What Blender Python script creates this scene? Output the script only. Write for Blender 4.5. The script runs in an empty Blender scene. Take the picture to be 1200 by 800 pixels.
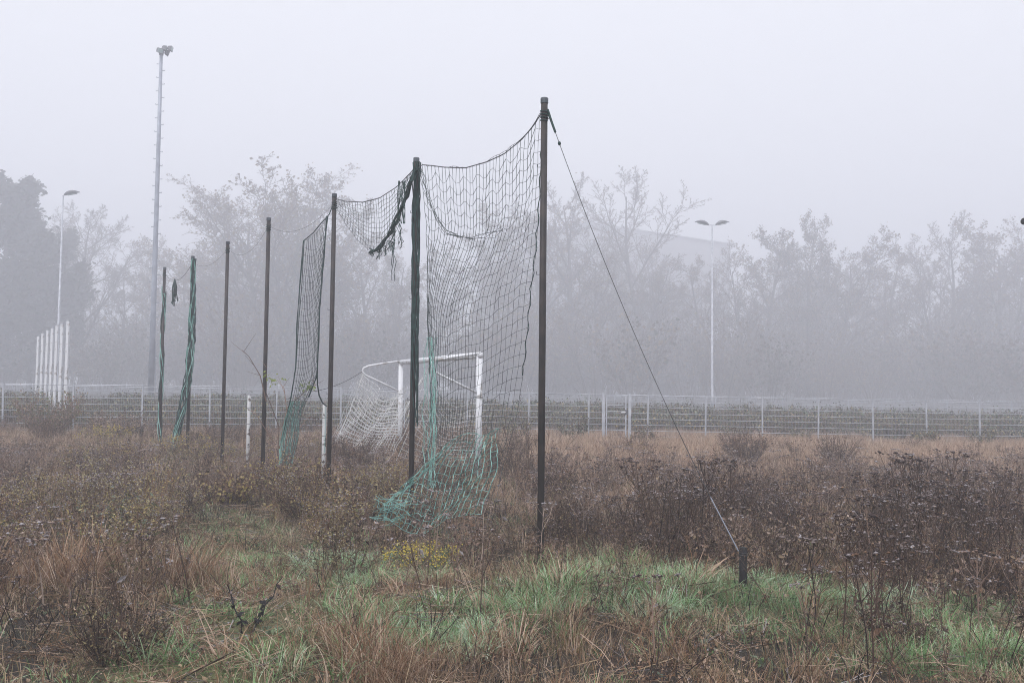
import bpy, math, random
import numpy as np
from mathutils import Vector, Matrix, Euler

# ------------------------------------------------------------------ scene, camera, light
S = bpy.context.scene
COL = S.collection
S.render.engine = 'CYCLES'
S.cycles.use_denoising = True
S.cycles.denoising_prefilter = 'NONE'
S.cycles.filter_width = 1.0
S.cycles.volume_bounces = 6
S.cycles.max_bounces = 8
S.cycles.transparent_max_bounces = 8
S.view_settings.view_transform = 'Standard'
S.view_settings.look = 'None'
S.view_settings.exposure = 0.92
S.view_settings.gamma = 1.0

F = 1050.0                       # focal length in pixels of the 1200 px wide photograph
PITCH = math.atan(53 / F)
ROLL = 0.0105
EYE = Vector((0, 0, 1.8))
cam_data = bpy.data.cameras.new('camera')
cam = bpy.data.objects.new('camera', cam_data)
COL.objects.link(cam)
cam_data.sensor_width = 36
cam_data.lens = 36 * F / 1200
cam_data.clip_start = 0.05
cam_data.clip_end = 1000
RM = Matrix.Rotation(math.pi / 2 + PITCH, 3, 'X') @ Matrix.Rotation(ROLL, 3, 'Z')
cam.matrix_world = Matrix.Translation(EYE) @ RM.to_4x4()
S.camera = cam

SUN_EL, SUN_AZ = math.radians(52), math.radians(205)
world = bpy.data.worlds.new('World')
S.world = world
world.use_nodes = True
nt = world.node_tree
nt.nodes.clear()
sky = nt.nodes.new('ShaderNodeTexSky')
sky.sky_type = 'NISHITA'
sky.sun_disc = False
sky.sun_elevation = SUN_EL
sky.sun_rotation = SUN_AZ
sky.dust_density = 6
mix = nt.nodes.new('ShaderNodeMix'); mix.data_type = 'RGBA'
mix.inputs[0].default_value = 0.93          # a thick overcast: the blue sky is nearly hidden
mix.inputs[7].default_value = (5.7, 5.74, 6.06, 1)
bg = nt.nodes.new('ShaderNodeBackground'); bg.inputs[1].default_value = 0.1
out = nt.nodes.new('ShaderNodeOutputWorld')
nt.links.new(sky.outputs[0], mix.inputs[6])
nt.links.new(mix.outputs[2], bg.inputs[0])
nt.links.new(bg.outputs[0], out.inputs[0])

sun_d = bpy.data.lights.new('sun', 'SUN')
sun_d.energy = 1.5
sun_d.angle = math.radians(16)
sun_d.color = (.97, .965, 1)
sun = bpy.data.objects.new('sun', sun_d)
COL.objects.link(sun)
sdir = Vector((math.sin(SUN_AZ) * math.cos(SUN_EL), math.cos(SUN_AZ) * math.cos(SUN_EL), math.sin(SUN_EL)))
sun.rotation_euler = sdir.to_track_quat('Z', 'Y').to_euler()

HAZE_DENSITY = 0.0070
HAZE_ANISO = 0.12
HAZE_COLOR = (0.925, 0.942, 1.0, 1)


def at(px, py, y):
    """the point at world depth y seen at photograph pixel px, py"""
    v = RM @ Vector(((px - 600) / F, -(py - 400) / F, -1))
    return EYE + v * (y / v.y)


# ------------------------------------------------------------------ ground height
_rs = np.random.RandomState(7)
_lat = _rs.rand(64, 64)


def vnoise(x, y, s):
    x = np.asarray(x, float) / s + 17.3; y = np.asarray(y, float) / s + 9.1
    xi = np.floor(x).astype(int); yi = np.floor(y).astype(int)
    fx = x - xi; fy = y - yi
    fx = fx * fx * (3 - 2 * fx); fy = fy * fy * (3 - 2 * fy)
    a = _lat[xi % 64, yi % 64]; b = _lat[(xi + 1) % 64, yi % 64]
    c = _lat[xi % 64, (yi + 1) % 64]; d = _lat[(xi + 1) % 64, (yi + 1) % 64]
    return (a * (1 - fx) + b * fx) * (1 - fy) + (c * (1 - fx) + d * fx) * fy


def sstep(a, b, x):
    t = np.clip((np.asarray(x, float) - a) / (b - a), 0, 1)
    return t * t * (3 - 2 * t)


def blob(x, y, cx, cy, rx, ry=None):
    ry = ry or rx
    return np.exp(-(((x - cx) / rx) ** 2 + ((y - cy) / ry) ** 2))


def seg_d(x, y, pts):
    best = np.full(np.shape(x), 1e9)
    for (x0, y0), (x1, y1) in zip(pts, pts[1:]):
        dx, dy = x1 - x0, y1 - y0
        t = np.clip(((x - x0) * dx + (y - y0) * dy) / (dx * dx + dy * dy), 0, 1)
        best = np.minimum(best, np.hypot(x - x0 - t * dx, y - y0 - t * dy))
    return best


def hz(x, y):
    x = np.asarray(x, float); y = np.asarray(y, float)
    h = (vnoise(x, y, 2.3) - .5) * .12 + (vnoise(x, y, .7) - .5) * .05
    h = h + .14 * blob(x, y, .9, 7.7, 1.6, .7) - .05 * blob(x, y, -2.6, 9, 1.2, 3)
    h = h + sstep(18, 27, y) * np.clip(.12 - .0107 * (x - 1), -.25, .4)
    h = h + .2 * sstep(31, 36, y)
    return h


def hzf(x, y):
    return float(hz(x, y))


# ------------------------------------------------------------------ materials
def new_mat(name):
    m = bpy.data.materials.new(name)
    m.use_nodes = True
    n = m.node_tree.nodes
    return m, n, m.node_tree.links, n['Principled BSDF']


def solid(name, col, rough=.6, metal=0, spot=None, spot_amt=.5, scale=8, bump=.15):
    """a painted or weathered surface: base colour broken by noise towards a second colour"""
    m, n, l, b = new_mat(name)
    tc = n.new('ShaderNodeTexCoord')
    nz = n.new('ShaderNodeTexNoise'); nz.inputs['Scale'].default_value = scale; nz.inputs['Detail'].default_value = 6
    l.new(tc.outputs['Object'], nz.inputs['Vector'])
    r = n.new('ShaderNodeValToRGB')
    lo = .30 + .22 * spot_amt
    r.color_ramp.elements[0].position = lo
    r.color_ramp.elements[1].position = lo + (.08 if spot_amt < .35 else .3)
    sp = spot or tuple(c * .6 for c in col)
    r.color_ramp.elements[0].color = (*sp, 1)
    r.color_ramp.elements[1].color = (*col, 1)
    l.new(nz.outputs[0], r.inputs[0])
    l.new(r.outputs[0], b.inputs['Base Color'])
    b.inputs['Roughness'].default_value = rough
    b.inputs['Metallic'].default_value = metal
    bp = n.new('ShaderNodeBump'); bp.inputs['Strength'].default_value = bump; bp.inputs['Distance'].default_value = .01
    l.new(nz.outputs[0], bp.inputs['Height']); l.new(bp.outputs[0], b.inputs['Normal'])
    return m


def plant(name, cols, trans=.25, rough=.75, spec=.25):
    """plant matter: each plant draws its own colour from the list"""
    m, n, l, b = new_mat(name)
    oi = n.new('ShaderNodeObjectInfo')
    geo = n.new('ShaderNodeNewGeometry')
    ad = n.new('ShaderNodeMath'); ad.operation = 'MULTIPLY_ADD'
    l.new(geo.outputs['Random Per Island'], ad.inputs[0]); ad.inputs[1].default_value = .35
    l.new(oi.outputs['Random'], ad.inputs[2])
    fr = n.new('ShaderNodeMath'); fr.operation = 'FRACT'; l.new(ad.outputs[0], fr.inputs[0])
    r = n.new('ShaderNodeValToRGB')
    els = r.color_ramp.elements
    while len(els) < len(cols):
        els.new(.5)
    for i, c in enumerate(cols):
        els[i].position = i / max(1, len(cols) - 1); els[i].color = (*c, 1)
    l.new(fr.outputs[0], r.inputs[0])
    l.new(r.outputs[0], b.inputs['Base Color'])
    b.inputs['Roughness'].default_value = rough
    b.inputs['Specular IOR Level'].default_value = spec
    if trans > 0:
        tr = n.new('ShaderNodeBsdfTranslucent'); mx = n.new('ShaderNodeMixShader'); mx.inputs[0].default_value = trans
        l.new(r.outputs[0], tr.inputs[0]); l.new(b.outputs[0], mx.inputs[1]); l.new(tr.outputs[0], mx.inputs[2])
        l.new(mx.outputs[0], n['Material Output'].inputs[0])
    return m


M = {}
M['pole'] = solid('weathered_steel', (.058, .043, .038), .65, .0, (.02, .017, .017), .5, 5)
M['cap'] = solid('zinc_cap', (.16, .18, .2), .5, .5, (.07, .08, .09))
M['green_net'] = solid('green_cord', (.34, .58, .52), .8, 0, (.15, .32, .285), .5, 6)  # pale teal; on the net foot it carries painted sky light
M['dark_net'] = solid('dark_green_cord', (.035, .085, .075), .85, 0, (.012, .03, .028), .5, 14)
M['grey_net'] = solid('backlit_cord', (.10, .12, .12), .85, 0, (.045, .06, .06), .5, 5)  # darker copy of the teal cord: backlight put into the colour
M['wire'] = solid('steel_cable', (.07, .07, .075), .5, .5)
M['white'] = solid('white_paint', (.72, .73, .75), .5, 0, (.42, .40, .38), .25, 4)
M['peel'] = solid('peeling_white_paint', (.7, .7, .7), .6, 0, (.09, .06, .045), .3, 9)
M['white_net'] = solid('white_cord', (.78, .78, .77), .8, 0, (.5, .5, .5), .4, 6)
M['galv'] = solid('galvanised_steel', (.56, .58, .62), .5, .1, (.36, .38, .42), .4, 3)
M['mast'] = solid('grey_mast_steel', (.36, .39, .45), .5, .1, (.25, .27, .32), .4, 2)
M['lamp'] = solid('grey_lamp_housing', (.17, .17, .19), .5, .2)
M['glass'] = solid('lamp_glass', (.45, .55, .52), .15, 0, (.3, .38, .36))
M['stump'] = solid('dark_timber', (.02, .019, .02), .8, 0, (.008, .007, .008), .5, 30)
M['bark'] = solid('bark', (.17, .145, .13), .9, 0, (.09, .075, .07), .5, 6, .4)
M['roof'] = solid('hall_roof', (.22, .22, .24), .7, 0, (.17, .17, .18), .4, 1)
M['wall'] = solid('hall_wall', (.34, .33, .33), .8, 0, (.28, .27, .27), .4, 1)
M['window'] = solid('hall_glass', (.06, .07, .08), .2)

M['twig'] = plant('twig', [(.12, .095, .085), (.17, .14, .12), (.14, .11, .10)], 0)
M['leaf_pale'] = plant('pale_autumn_leaf', [(.25, .18, .10), (.34, .25, .15), (.2, .13, .075), (.28, .24, .14)], .35)
M['leaf_dark'] = plant('dark_leaf', [(.03, .034, .022), (.05, .052, .03), (.045, .038, .026)], .2)
M['leaf_rust'] = plant('rust_leaf', [(.13, .075, .045), (.1, .06, .04), (.17, .11, .06)], .3)
M['leaf_lime'] = plant('lime_leaf', [(.22, .30, .06), (.30, .34, .08), (.26, .25, .06)], .4)
M['green'] = plant('green_grass', [(0.05, 0.11, 0.03), (0.21, 0.38, 0.14), (0.36, 0.54, 0.27), (0.09, 0.18, 0.055), (0.5, 0.62, 0.42), (0.24, 0.42, 0.16), (0.06, 0.12, 0.035)], .3)
M['olive'] = plant('olive_grass', [(0.06, 0.06, 0.025), (0.27, 0.25, 0.12), (0.18, 0.125, 0.07), (0.38, 0.33, 0.19), (0.05, 0.04, 0.024), (0.16, 0.19, 0.075)], .3)
M['rust'] = plant('rust_grass', [(0.11, 0.055, 0.03), (0.4, 0.235, 0.13), (0.17, 0.09, 0.055), (0.56, 0.43, 0.28), (0.06, 0.035, 0.024), (0.46, 0.3, 0.18)], .3)
M['tan'] = plant('tan_grass', [(0.42, 0.28, 0.2), (0.62, 0.46, 0.34), (0.3, 0.19, 0.13), (0.7, 0.56, 0.44), (0.52, 0.36, 0.26)], .3)
M['weed'] = plant('dead_weed', [(0.045, 0.026, 0.02), (0.11, 0.07, 0.052), (0.02, 0.013, 0.011), (0.18, 0.12, 0.09)], .1)
M['head'] = plant('dead_flower_head', [(0.03, 0.02, 0.018), (0.07, 0.048, 0.043), (0.2, 0.16, 0.15), (0.018, 0.012, 0.012)], 0, .9)
M['brown'] = plant('brown_leaf', [(0.12, 0.065, 0.04), (0.3, 0.19, 0.115), (0.05, 0.03, 0.02), (0.42, 0.31, 0.2)], .2)
M['mauve'] = plant('mauve_weed', [(0.2, 0.125, 0.097), (0.37, 0.262, 0.205), (0.07, 0.045, 0.035), (0.5, 0.39, 0.32), (0.13, 0.085, 0.066)], .15)
M['dew'] = plant('dewy_seed_head', [(0.3, 0.27, 0.27), (0.22, 0.19, 0.185), (0.42, 0.39, 0.4), (0.15, 0.12, 0.115)], .1, .9)
M['gold'] = plant('fading_goldenrod', [(0.42, 0.34, 0.12), (0.52, 0.4, 0.18), (0.22, 0.17, 0.07), (0.58, 0.5, 0.28), (0.14, 0.11, 0.05)], .25)
M['frost'] = plant('frosted_grass', [(.32, .50, .26), (.54, .70, .48), (.66, .77, .61), (.20, .35, .15), (.48, .64, .41)], .3)
M['black'] = plant('gap_shade_tuft', [(.018, .013, .012), (.03, .021, .018), (.014, .011, .011), (.05, .034, .027)], 0)  # near-black colour stands in for the shade between plants
M['yellow'] = plant('yellow_blossom', [(0.66, 0.52, 0.07), (0.6, 0.43, 0.06), (0.72, 0.6, 0.14)], .2)
M['forb'] = plant('grey_green_leaf', [(0.06, 0.09, 0.05), (0.22, 0.28, 0.18), (0.09, 0.13, 0.08), (0.36, 0.4, 0.31)], .25)

# ground: earth, moss and litter
m, n, l, b = new_mat('field_earth')
tc = n.new('ShaderNodeTexCoord')
def _noise(sc, det=8):
    q = n.new('ShaderNodeTexNoise'); q.inputs['Scale'].default_value = sc; q.inputs['Detail'].default_value = det
    l.new(tc.outputs['Object'], q.inputs['Vector']); return q
def _ramp(a, ca, b_, cb):
    q = n.new('ShaderNodeValToRGB'); e = q.color_ramp.elements
    e[0].position = a; e[0].color = (*ca, 1); e[1].position = b_; e[1].color = (*cb, 1); return q
n1, n2, n3 = _noise(.9), _noise(9), _noise(55)
r1 = _ramp(.35, (.035, .038, .02), .62, (.036, .026, .02)); l.new(n1.outputs[0], r1.inputs[0])
r2 = _ramp(.35, (.018, .013, .011), .7, (.085, .06, .042)); l.new(n2.outputs[0], r2.inputs[0])
mx = n.new('ShaderNodeMix'); mx.data_type = 'RGBA'; mx.inputs[0].default_value = .5
l.new(r1.outputs[0], mx.inputs[6]); l.new(r2.outputs[0], mx.inputs[7])
r3 = _ramp(.3, (.35, .35, .35), .7, (1.3, 1.3, 1.3)); l.new(n3.outputs[0], r3.inputs[0])
mm = n.new('ShaderNodeMix'); mm.data_type = 'RGBA'; mm.blend_type = 'MULTIPLY'; mm.inputs[0].default_value = 1
l.new(mx.outputs[2], mm.inputs[6]); l.new(r3.outputs[0], mm.inputs[7])
at_ = n.new('ShaderNodeAttribute'); at_.attribute_name = 'moss'
rm = _ramp(.3, (.045, .06, .018), .7, (.17, .18, .075)); l.new(n2.outputs[0], rm.inputs[0])
mo = n.new('ShaderNodeMix'); mo.data_type = 'RGBA'; l.new(at_.outputs['Fac'], mo.inputs[0])
l.new(mm.outputs[2], mo.inputs[6]); l.new(rm.outputs[0], mo.inputs[7])
l.new(mo.outputs[2], b.inputs['Base Color'])
b.inputs['Roughness'].default_value = .95
bp = n.new('ShaderNodeBump'); bp.inputs['Strength'].default_value = .8; bp.inputs['Distance'].default_value = .03
l.new(n3.outputs[0], bp.inputs['Height']); l.new(bp.outputs[0], b.inputs['Normal'])
M['earth'] = m


# ------------------------------------------------------------------ mesh helpers
class MB:
    def __init__(self):
        self.v = []; self.f = []; self.mi = []; self.mats = []

    def mat(self, m):
        if m not in self.mats:
            self.mats.append(m)
        return self.mats.index(m)

    def tube(self, pts, rad, m, n=6, cap=True):
        k = self.mat(m)
        pts = [Vector(p) for p in pts]
        if not hasattr(rad, '__len__'):
            rad = [rad] * len(pts)
        base = len(self.v)
        N = len(pts)
        d0 = (pts[1] - pts[0]).normalized()
        a = d0.orthogonal().normalized()
        for i, p in enumerate(pts):
            if i == 0: d = d0
            elif i == N - 1: d = (pts[-1] - pts[-2])
            else: d = pts[i + 1] - pts[i - 1]
            if d.length < 1e-9: d = d0
            d = d.normalized()
            a = a - d * a.dot(d)
            a = a.normalized() if a.length > 1e-6 else d.orthogonal().normalized()
            bb = d.cross(a)
            for j in range(n):
                t = 2 * math.pi * j / n
                self.v.append(p + (a * math.cos(t) + bb * math.sin(t)) * rad[i])
        for i in range(N - 1):
            for j in range(n):
                q = base + i * n
                self.f.append((q + j, q + (j + 1) % n, q + n + (j + 1) % n, q + n + j)); self.mi.append(k)
        if cap and n > 3:
            self.f.append(tuple(base + j for j in reversed(range(n)))); self.mi.append(k)
            self.f.append(tuple(base + (N - 1) * n + j for j in range(n))); self.mi.append(k)
        return self

    def quad(self, c, u, w, m):
        """flat piece centred on c with half axes u and w"""
        k = self.mat(m); q = len(self.v)
        self.v += [c - u - w, c + u - w, c + u + w, c - u + w]
        self.f.append((q, q + 1, q + 2, q + 3)); self.mi.append(k)

    def leaf(self, p, u, w, m):
        """a pointed leaf from p along u, half width w, folded along its rib"""
        k = self.mat(m); q = len(self.v)
        nrm = u.cross(w)
        nrm = nrm.normalized() * w.length * .5 if nrm.length > 1e-9 else Vector((0, 0, 0))
        self.v += [p, p + u * .45 + w + nrm, p + u, p + u * .45 - w + nrm, p + u * .5]
        self.f += [(q, q + 4, q + 1), (q + 1, q + 4, q + 2), (q + 2, q + 4, q + 3), (q + 3, q + 4, q)]
        self.mi += [k] * 4

    def blade(self, pts, w, side, m):
        """grass blade: a ribbon tapering to a point"""
        k = self.mat(m); q = len(self.v); N = len(pts)
        for i, p in enumerate(pts[:-1]):
            s = side * (w * (1 - .75 * i / (N - 1)))
            self.v += [p - s, p + s]
        self.v.append(pts[-1])
        for i in range(N - 2):
            a = q + 2 * i
            self.f.append((a, a + 1, a + 3, a + 2)); self.mi.append(k)
        a = q + 2 * (N - 2)
        self.f.append((a, a + 1, a + 2)); self.mi.append(k)

    def box(self, c, h, m, rot=None):
        k = self.mat(m); q = len(self.v); c = Vector(c)
        for z in (-1, 1):
            for x, y in ((-1, -1), (1, -1), (1, 1), (-1, 1)):
                p = Vector((x * h[0], y * h[1], z * h[2]))
                self.v.append(c + (rot @ p if rot else p))
        for f in ((3, 2, 1, 0), (4, 5, 6, 7), (0, 1, 5, 4), (1, 2, 6, 5), (2, 3, 7, 6), (3, 0, 4, 7)):
            self.f.append(tuple(q + i for i in f)); self.mi.append(k)

    def ball(self, c, r, m, sz=1.0, n=6, rings=3):
        k = self.mat(m); q = len(self.v); c = Vector(c)
        self.v.append(c - Vector((0, 0, r * sz)))
        for i in range(1, rings):
            ph = -math.pi / 2 + math.pi * i / rings
            for j in range(n):
                t = 2 * math.pi * j / n
                self.v.append(c + Vector((math.cos(ph) * math.cos(t) * r, math.cos(ph) * math.sin(t) * r, math.sin(ph) * r * sz)))
        self.v.append(c + Vector((0, 0, r * sz)))
        top = len(self.v) - 1
        for j in range(n):
            self.f.append((q, q + 1 + (j + 1) % n, q + 1 + j)); self.mi.append(k)
            for i in range(rings - 2):
                a = q + 1 + i * n
                self.f.append((a + j, a + (j + 1) % n, a + n + (j + 1) % n, a + n + j)); self.mi.append(k)
            a = q + 1 + (rings - 2) * n
            self.f.append((a + j, a + (j + 1) % n, top)); self.mi.append(k)

    def mesh(self, name, smooth=False):
        me = bpy.data.meshes.new(name)
        me.from_pydata([tuple(v) for v in self.v], [], self.f)
        for mt in self.mats:
            me.materials.append(mt)
        me.polygons.foreach_set('material_index', self.mi)
        if smooth:
            me.polygons.foreach_set('use_smooth', [True] * len(self.f))
        me.update()
        return me

    def obj(self, name, parent=None, smooth=False, kind=None, link=True):
        o = bpy.data.objects.new(name, self.mesh(name, smooth))
        if link: COL.objects.link(o)
        if parent: o.parent = parent
        if kind: o['kind'] = kind
        return o


def tag(o, label=None, cat=None, group=None, kind=None):
    if label: o['label'] = label
    if cat: o['category'] = cat
    if group: o['group'] = group
    if kind: o['kind'] = kind
    return o


def thing(name, loc, label, cat, group=None, rz=0):
    o = bpy.data.objects.new(name, None)
    o.empty_display_size = .2
    COL.objects.link(o)
    o.location = loc; o.rotation_euler = (0, 0, rz)
    return tag(o, label, cat, group)


def copy_tree(o, parent=None):
    c = o.copy(); COL.objects.link(c)
    if parent: c.parent = parent
    for ch in list(o.children):
        copy_tree(ch, c)
    return c


def lerp(a, b, t): return a + (b - a) * t


def interp(xs, ys, x): return float(np.interp(x, xs, ys))


# ------------------------------------------------------------------ ground sheet
gx = np.unique(np.concatenate([np.linspace(-330, -30, 34), np.arange(-30, 30.01, .4), np.linspace(30, 330, 34)]))
gy = np.unique(np.concatenate([np.linspace(-40, 0, 21), np.arange(0, 40.01, .25), np.linspace(40, 320, 65)]))
X, Y = np.meshgrid(gx, gy)
Z = hz(X, Y)
V = np.stack([X, Y, Z], -1).reshape(-1, 3)
nx, ny = len(gx), len(gy)
idx = np.arange(nx * ny).reshape(ny, nx)
Q = np.stack([idx[:-1, :-1], idx[:-1, 1:], idx[1:, 1:], idx[1:, :-1]], -1).reshape(-1, 4)
me = bpy.data.meshes.new('ground')
MOSS = True
me.from_pydata(V.tolist(), [], Q.tolist())
me.materials.append(M['earth'])
me.polygons.foreach_set('use_smooth', [True] * len(Q))
ground = bpy.data.objects.new('ground', me)
COL.objects.link(ground)
tag(ground, kind='structure')

# ------------------------------------------------------------------ far hall behind the trees
hall = thing('hall', (0, 0, 0), 'large pale hall with a shallow pitched roof, fading into fog behind the trees', 'building')
def hall_pts(yy):
    a, c = at(560, 284, yy), at(690, 262, yy)
    e = at(856, 287, yy)
    return a, c, e
fy, byy = 250.0, 285.0
a, c, e = hall_pts(fy)
w = MB()
x0, x1, xr = a.x, e.x, c.x
def gable(y):
    return [Vector((x0, y, .3)), Vector((x1, y, .3)), Vector((x1, y, e.z)), Vector((xr, y, c.z)), Vector((x0, y, a.z))]
w.mat(M['wall'])
fr, bk = gable(fy), gable(byy)
w.v = fr + bk
w.f = [(0, 1, 2, 3, 4), (9, 8, 7, 6, 5), (1, 6, 7, 2), (0, 4, 9, 5)]
w.mi = [0] * 4
wall = w.obj('wall', hall)
r = MB()
for p, q in ((a, c), (c, e)):
    k = r.mat(M['roof']); s = len(r.v)
    dx = (q - p).normalized() * (.6 if p is c else -.6)
    P, Qq = (p + dx, q) if p is a else (p, q + dx)
    for y in (fy - .6, byy + .6):
        for zz in (.02, .35):
            r.v += [Vector((P.x, y, P.z + zz)), Vector((Qq.x, y, Qq.z + zz))]
    for f in ((0, 1, 3, 2), (4, 6, 7, 5), (0, 4, 5, 1), (2, 3, 7, 6), (0, 2, 6, 4), (1, 5, 7, 3)):
        r.f.append(tuple(s + i for i in f)); r.mi.append(k)
r.obj('roof', hall)
for i in range(9):
    wb = MB(); wx = lerp(x0 + 3, x1 - 3, i / 8)
    wb.box((wx, fy - .02, 25), (2.8, .06, 3.6), M['window'])
    wb.obj('window', hall)

# ------------------------------------------------------------------ trees
def rot_about(v, axis, ang):
    return Matrix.Rotation(ang, 3, axis) @ v


def grow_tree(seed, P):
    rng = random.Random(seed)
    T, C = MB(), MB()
    H = P['h']

    def branch(p, d, L, r, lvl, azi):
        nseg = (9, 6, 4, 3, 2)[lvl]
        pts = [p]; rad = [r]; dirs = [d]
        wob = P['wob'][lvl]
        for i in range(nseg):
            d = d + Vector((rng.gauss(0, wob), rng.gauss(0, wob), rng.gauss(0, wob) + P['up'][lvl]))
            d.normalize()
            p = p + d * (L / nseg)
            pts.append(p); dirs.append(d)
            rad.append(max(P['rmin'], r * (1 - .85 * (i + 1) / nseg)))
        mb = T if lvl <= 1 else C
        mb.tube(pts, rad, M['bark'] if lvl <= 1 else M['twig'], (8, 5, 3, 3, 3)[lvl], cap=False)
        if lvl >= P['leaf_lvl'] and P['leaves'] > 0:
            cnt = P['leaves'] * (1 if lvl == P['max'] else .5)
            cnt = int(cnt) + (rng.random() < cnt % 1)
            for _ in range(cnt):
                t = rng.random(); i = min(nseg - 1, int(t * nseg))
                q = pts[i].lerp(pts[i + 1], t * nseg - i) + Vector((rng.gauss(0, 1), rng.gauss(0, 1), rng.gauss(0, 1))) * P['lspread']
                u = Vector((rng.gauss(0, 1), rng.gauss(0, 1), rng.gauss(0, 1))).normalized() * P['lsize'] * rng.uniform(.6, 1.4)
                ww = u.orthogonal().normalized() * u.length * .55
                C.quad(q, u * .5, ww, rng.choice(P['lmats']))
        if lvl < P['max']:
            nchild = P['n'][lvl]
            t0 = P['t0'][lvl]
            for c in range(nchild):
                t = t0 + (1 - t0) * (c + rng.random() * .8) / nchild
                i = min(nseg - 1, int(t * nseg)); fr = t * nseg - i
                q = pts[i].lerp(pts[i + 1], fr)
                azi += 2.4 + rng.uniform(-.5, .5)
                dd = dirs[i + 1]
                ax = rot_about(dd.orthogonal().normalized(), dd, azi)
                cd = rot_about(dd, ax, P['ang'][lvl] * rng.uniform(.7, 1.3))
                shape = P['shape'](t) if lvl == 0 else (1 - .55 * t)
                branch(q, cd, L * P['ratio'][lvl] * shape * rng.uniform(.75, 1.2), max(P['rmin'], rad[i] * .62), lvl + 1, rng.random() * 6)
    branch(Vector((0, 0, -.3)), Vector((P['lean'], 0, 1)).normalized(), H * P['trunk'], P['r'], 0, rng.random() * 6)
    return T.mesh('trunk', True), C.mesh('crown')


base = dict(h=14, trunk=.95, r=.24, rmin=.011, lean=0, max=4, leaf_lvl=3, leaves=0, lspread=.12, lsize=.085,
            lmats=[M['leaf_pale']], wob=(.05, .1, .13, .16, .2), up=(.03, .05, .04, .02, 0),
            n=(15, 9, 8, 6), t0=(.22, .2, .15, .1), ang=(.95, .75, .75, .8), ratio=(.42, .5, .48, .5),
            shape=lambda t: 1.15 - .75 * t)
def P_(**k):
    q = dict(base); q.update(k); return q
PROTO = {
    'spread': grow_tree(1, P_(trunk=.62, r=.3, n=(15, 10, 8, 6), ang=(.78, .62, .7, .8), ratio=(.8, .5, .48, .5), wob=(.07, .13, .15, .17, .2), leaves=.5, lmats=[M['leaf_pale']], shape=lambda t: .72 + .3 * t, t0=(.3, .25, .15, .1))),
    'spread_b': grow_tree(2, P_(trunk=.8, r=.27, ratio=(.52, .5, .48, .5), wob=(.1, .14, .15, .17, .2), leaves=.6, lmats=[M['leaf_pale'], M['leaf_rust']], shape=lambda t: 1.1 - .5 * t)),
    'bare': grow_tree(3, P_(n=(18, 9, 8, 6), ang=(.75, .65, .7, .8), ratio=(.42, .5, .5, .5), shape=lambda t: .75 + .5 * math.sin(math.pi * t) - .35 * t)),
    'upright': grow_tree(4, P_(n=(12, 9, 7, 5), ang=(.6, .5, .55, .7), ratio=(.5, .5, .5, .5), up=(.03, .1, .08, .05, .02), r=.2, leaves=.03, t0=(.15, .2, .15, .1))),
    'upright_b': grow_tree(5, P_(n=(14, 9, 7, 5), ang=(.5, .55, .6, .7), ratio=(.5, .5, .5, .5), up=(.03, .1, .08, .05, .02), r=.2, leaves=.4, lmats=[M['leaf_rust'], M['leaf_pale']], t0=(.12, .2, .15, .1))),
    'leafy': grow_tree(6, P_(n=(16, 9, 7, 5), leaves=1.2, lsize=.075, lmats=[M['leaf_rust'], M['leaf_dark'], M['leaf_pale']], t0=(.1, .15, .15, .1))),
    'leafy_b': grow_tree(7, P_(n=(16, 9, 7, 5), leaves=.9, lsize=.075, lmats=[M['leaf_rust'], M['leaf_rust'], M['leaf_pale']], t0=(.08, .15, .15, .1), ratio=(.36, .5, .48, .5))),
    'dense': grow_tree(18, P_(n=(20, 9, 6, 4), leaves=4.2, lsize=.17, lspread=.2, lmats=[M['leaf_dark']], t0=(.05, .15, .15, .1), ratio=(.42, .5, .48, .5), shape=lambda t: 1.15 - .8 * t)),
}
PHEIGHT = {k: float(np.percentile([v.co.z for v in PROTO[k][1].vertices], 99.6)) for k in PROTO}
PCENTRE = {}
for k in PROTO:
    q = np.array([v.co[:] for v in PROTO[k][1].vertices]); q = q[q[:, 2] > .45 * PHEIGHT[k]]
    PCENTRE[k] = Vector((float(np.median(q[:, 0])), float(np.median(q[:, 1])), 0))


def tree(kind, px, top, y, label, rz=0, sx=1.0, group='trees behind the sports ground'):
    p = at(px, top, y)
    z0 = hzf(p.x, y)
    o = thing('dense_tree' if kind == 'dense' else 'bare_tree' if kind in ('bare', 'upright') else 'autumn_tree', (p.x, y, z0), label, 'tree', group, rz)
    for nme, me in zip(('trunk', 'crown'), PROTO[kind]):
        c = bpy.data.objects.new(nme, me); COL.objects.link(c); c.parent = o
    s = (p.z - z0) / PHEIGHT[kind]
    o.scale = (s * sx, s * sx, s)
    o.location -= Matrix.Rotation(rz, 3, 'Z') @ (PCENTRE[kind] * s * sx)
    return o


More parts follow.
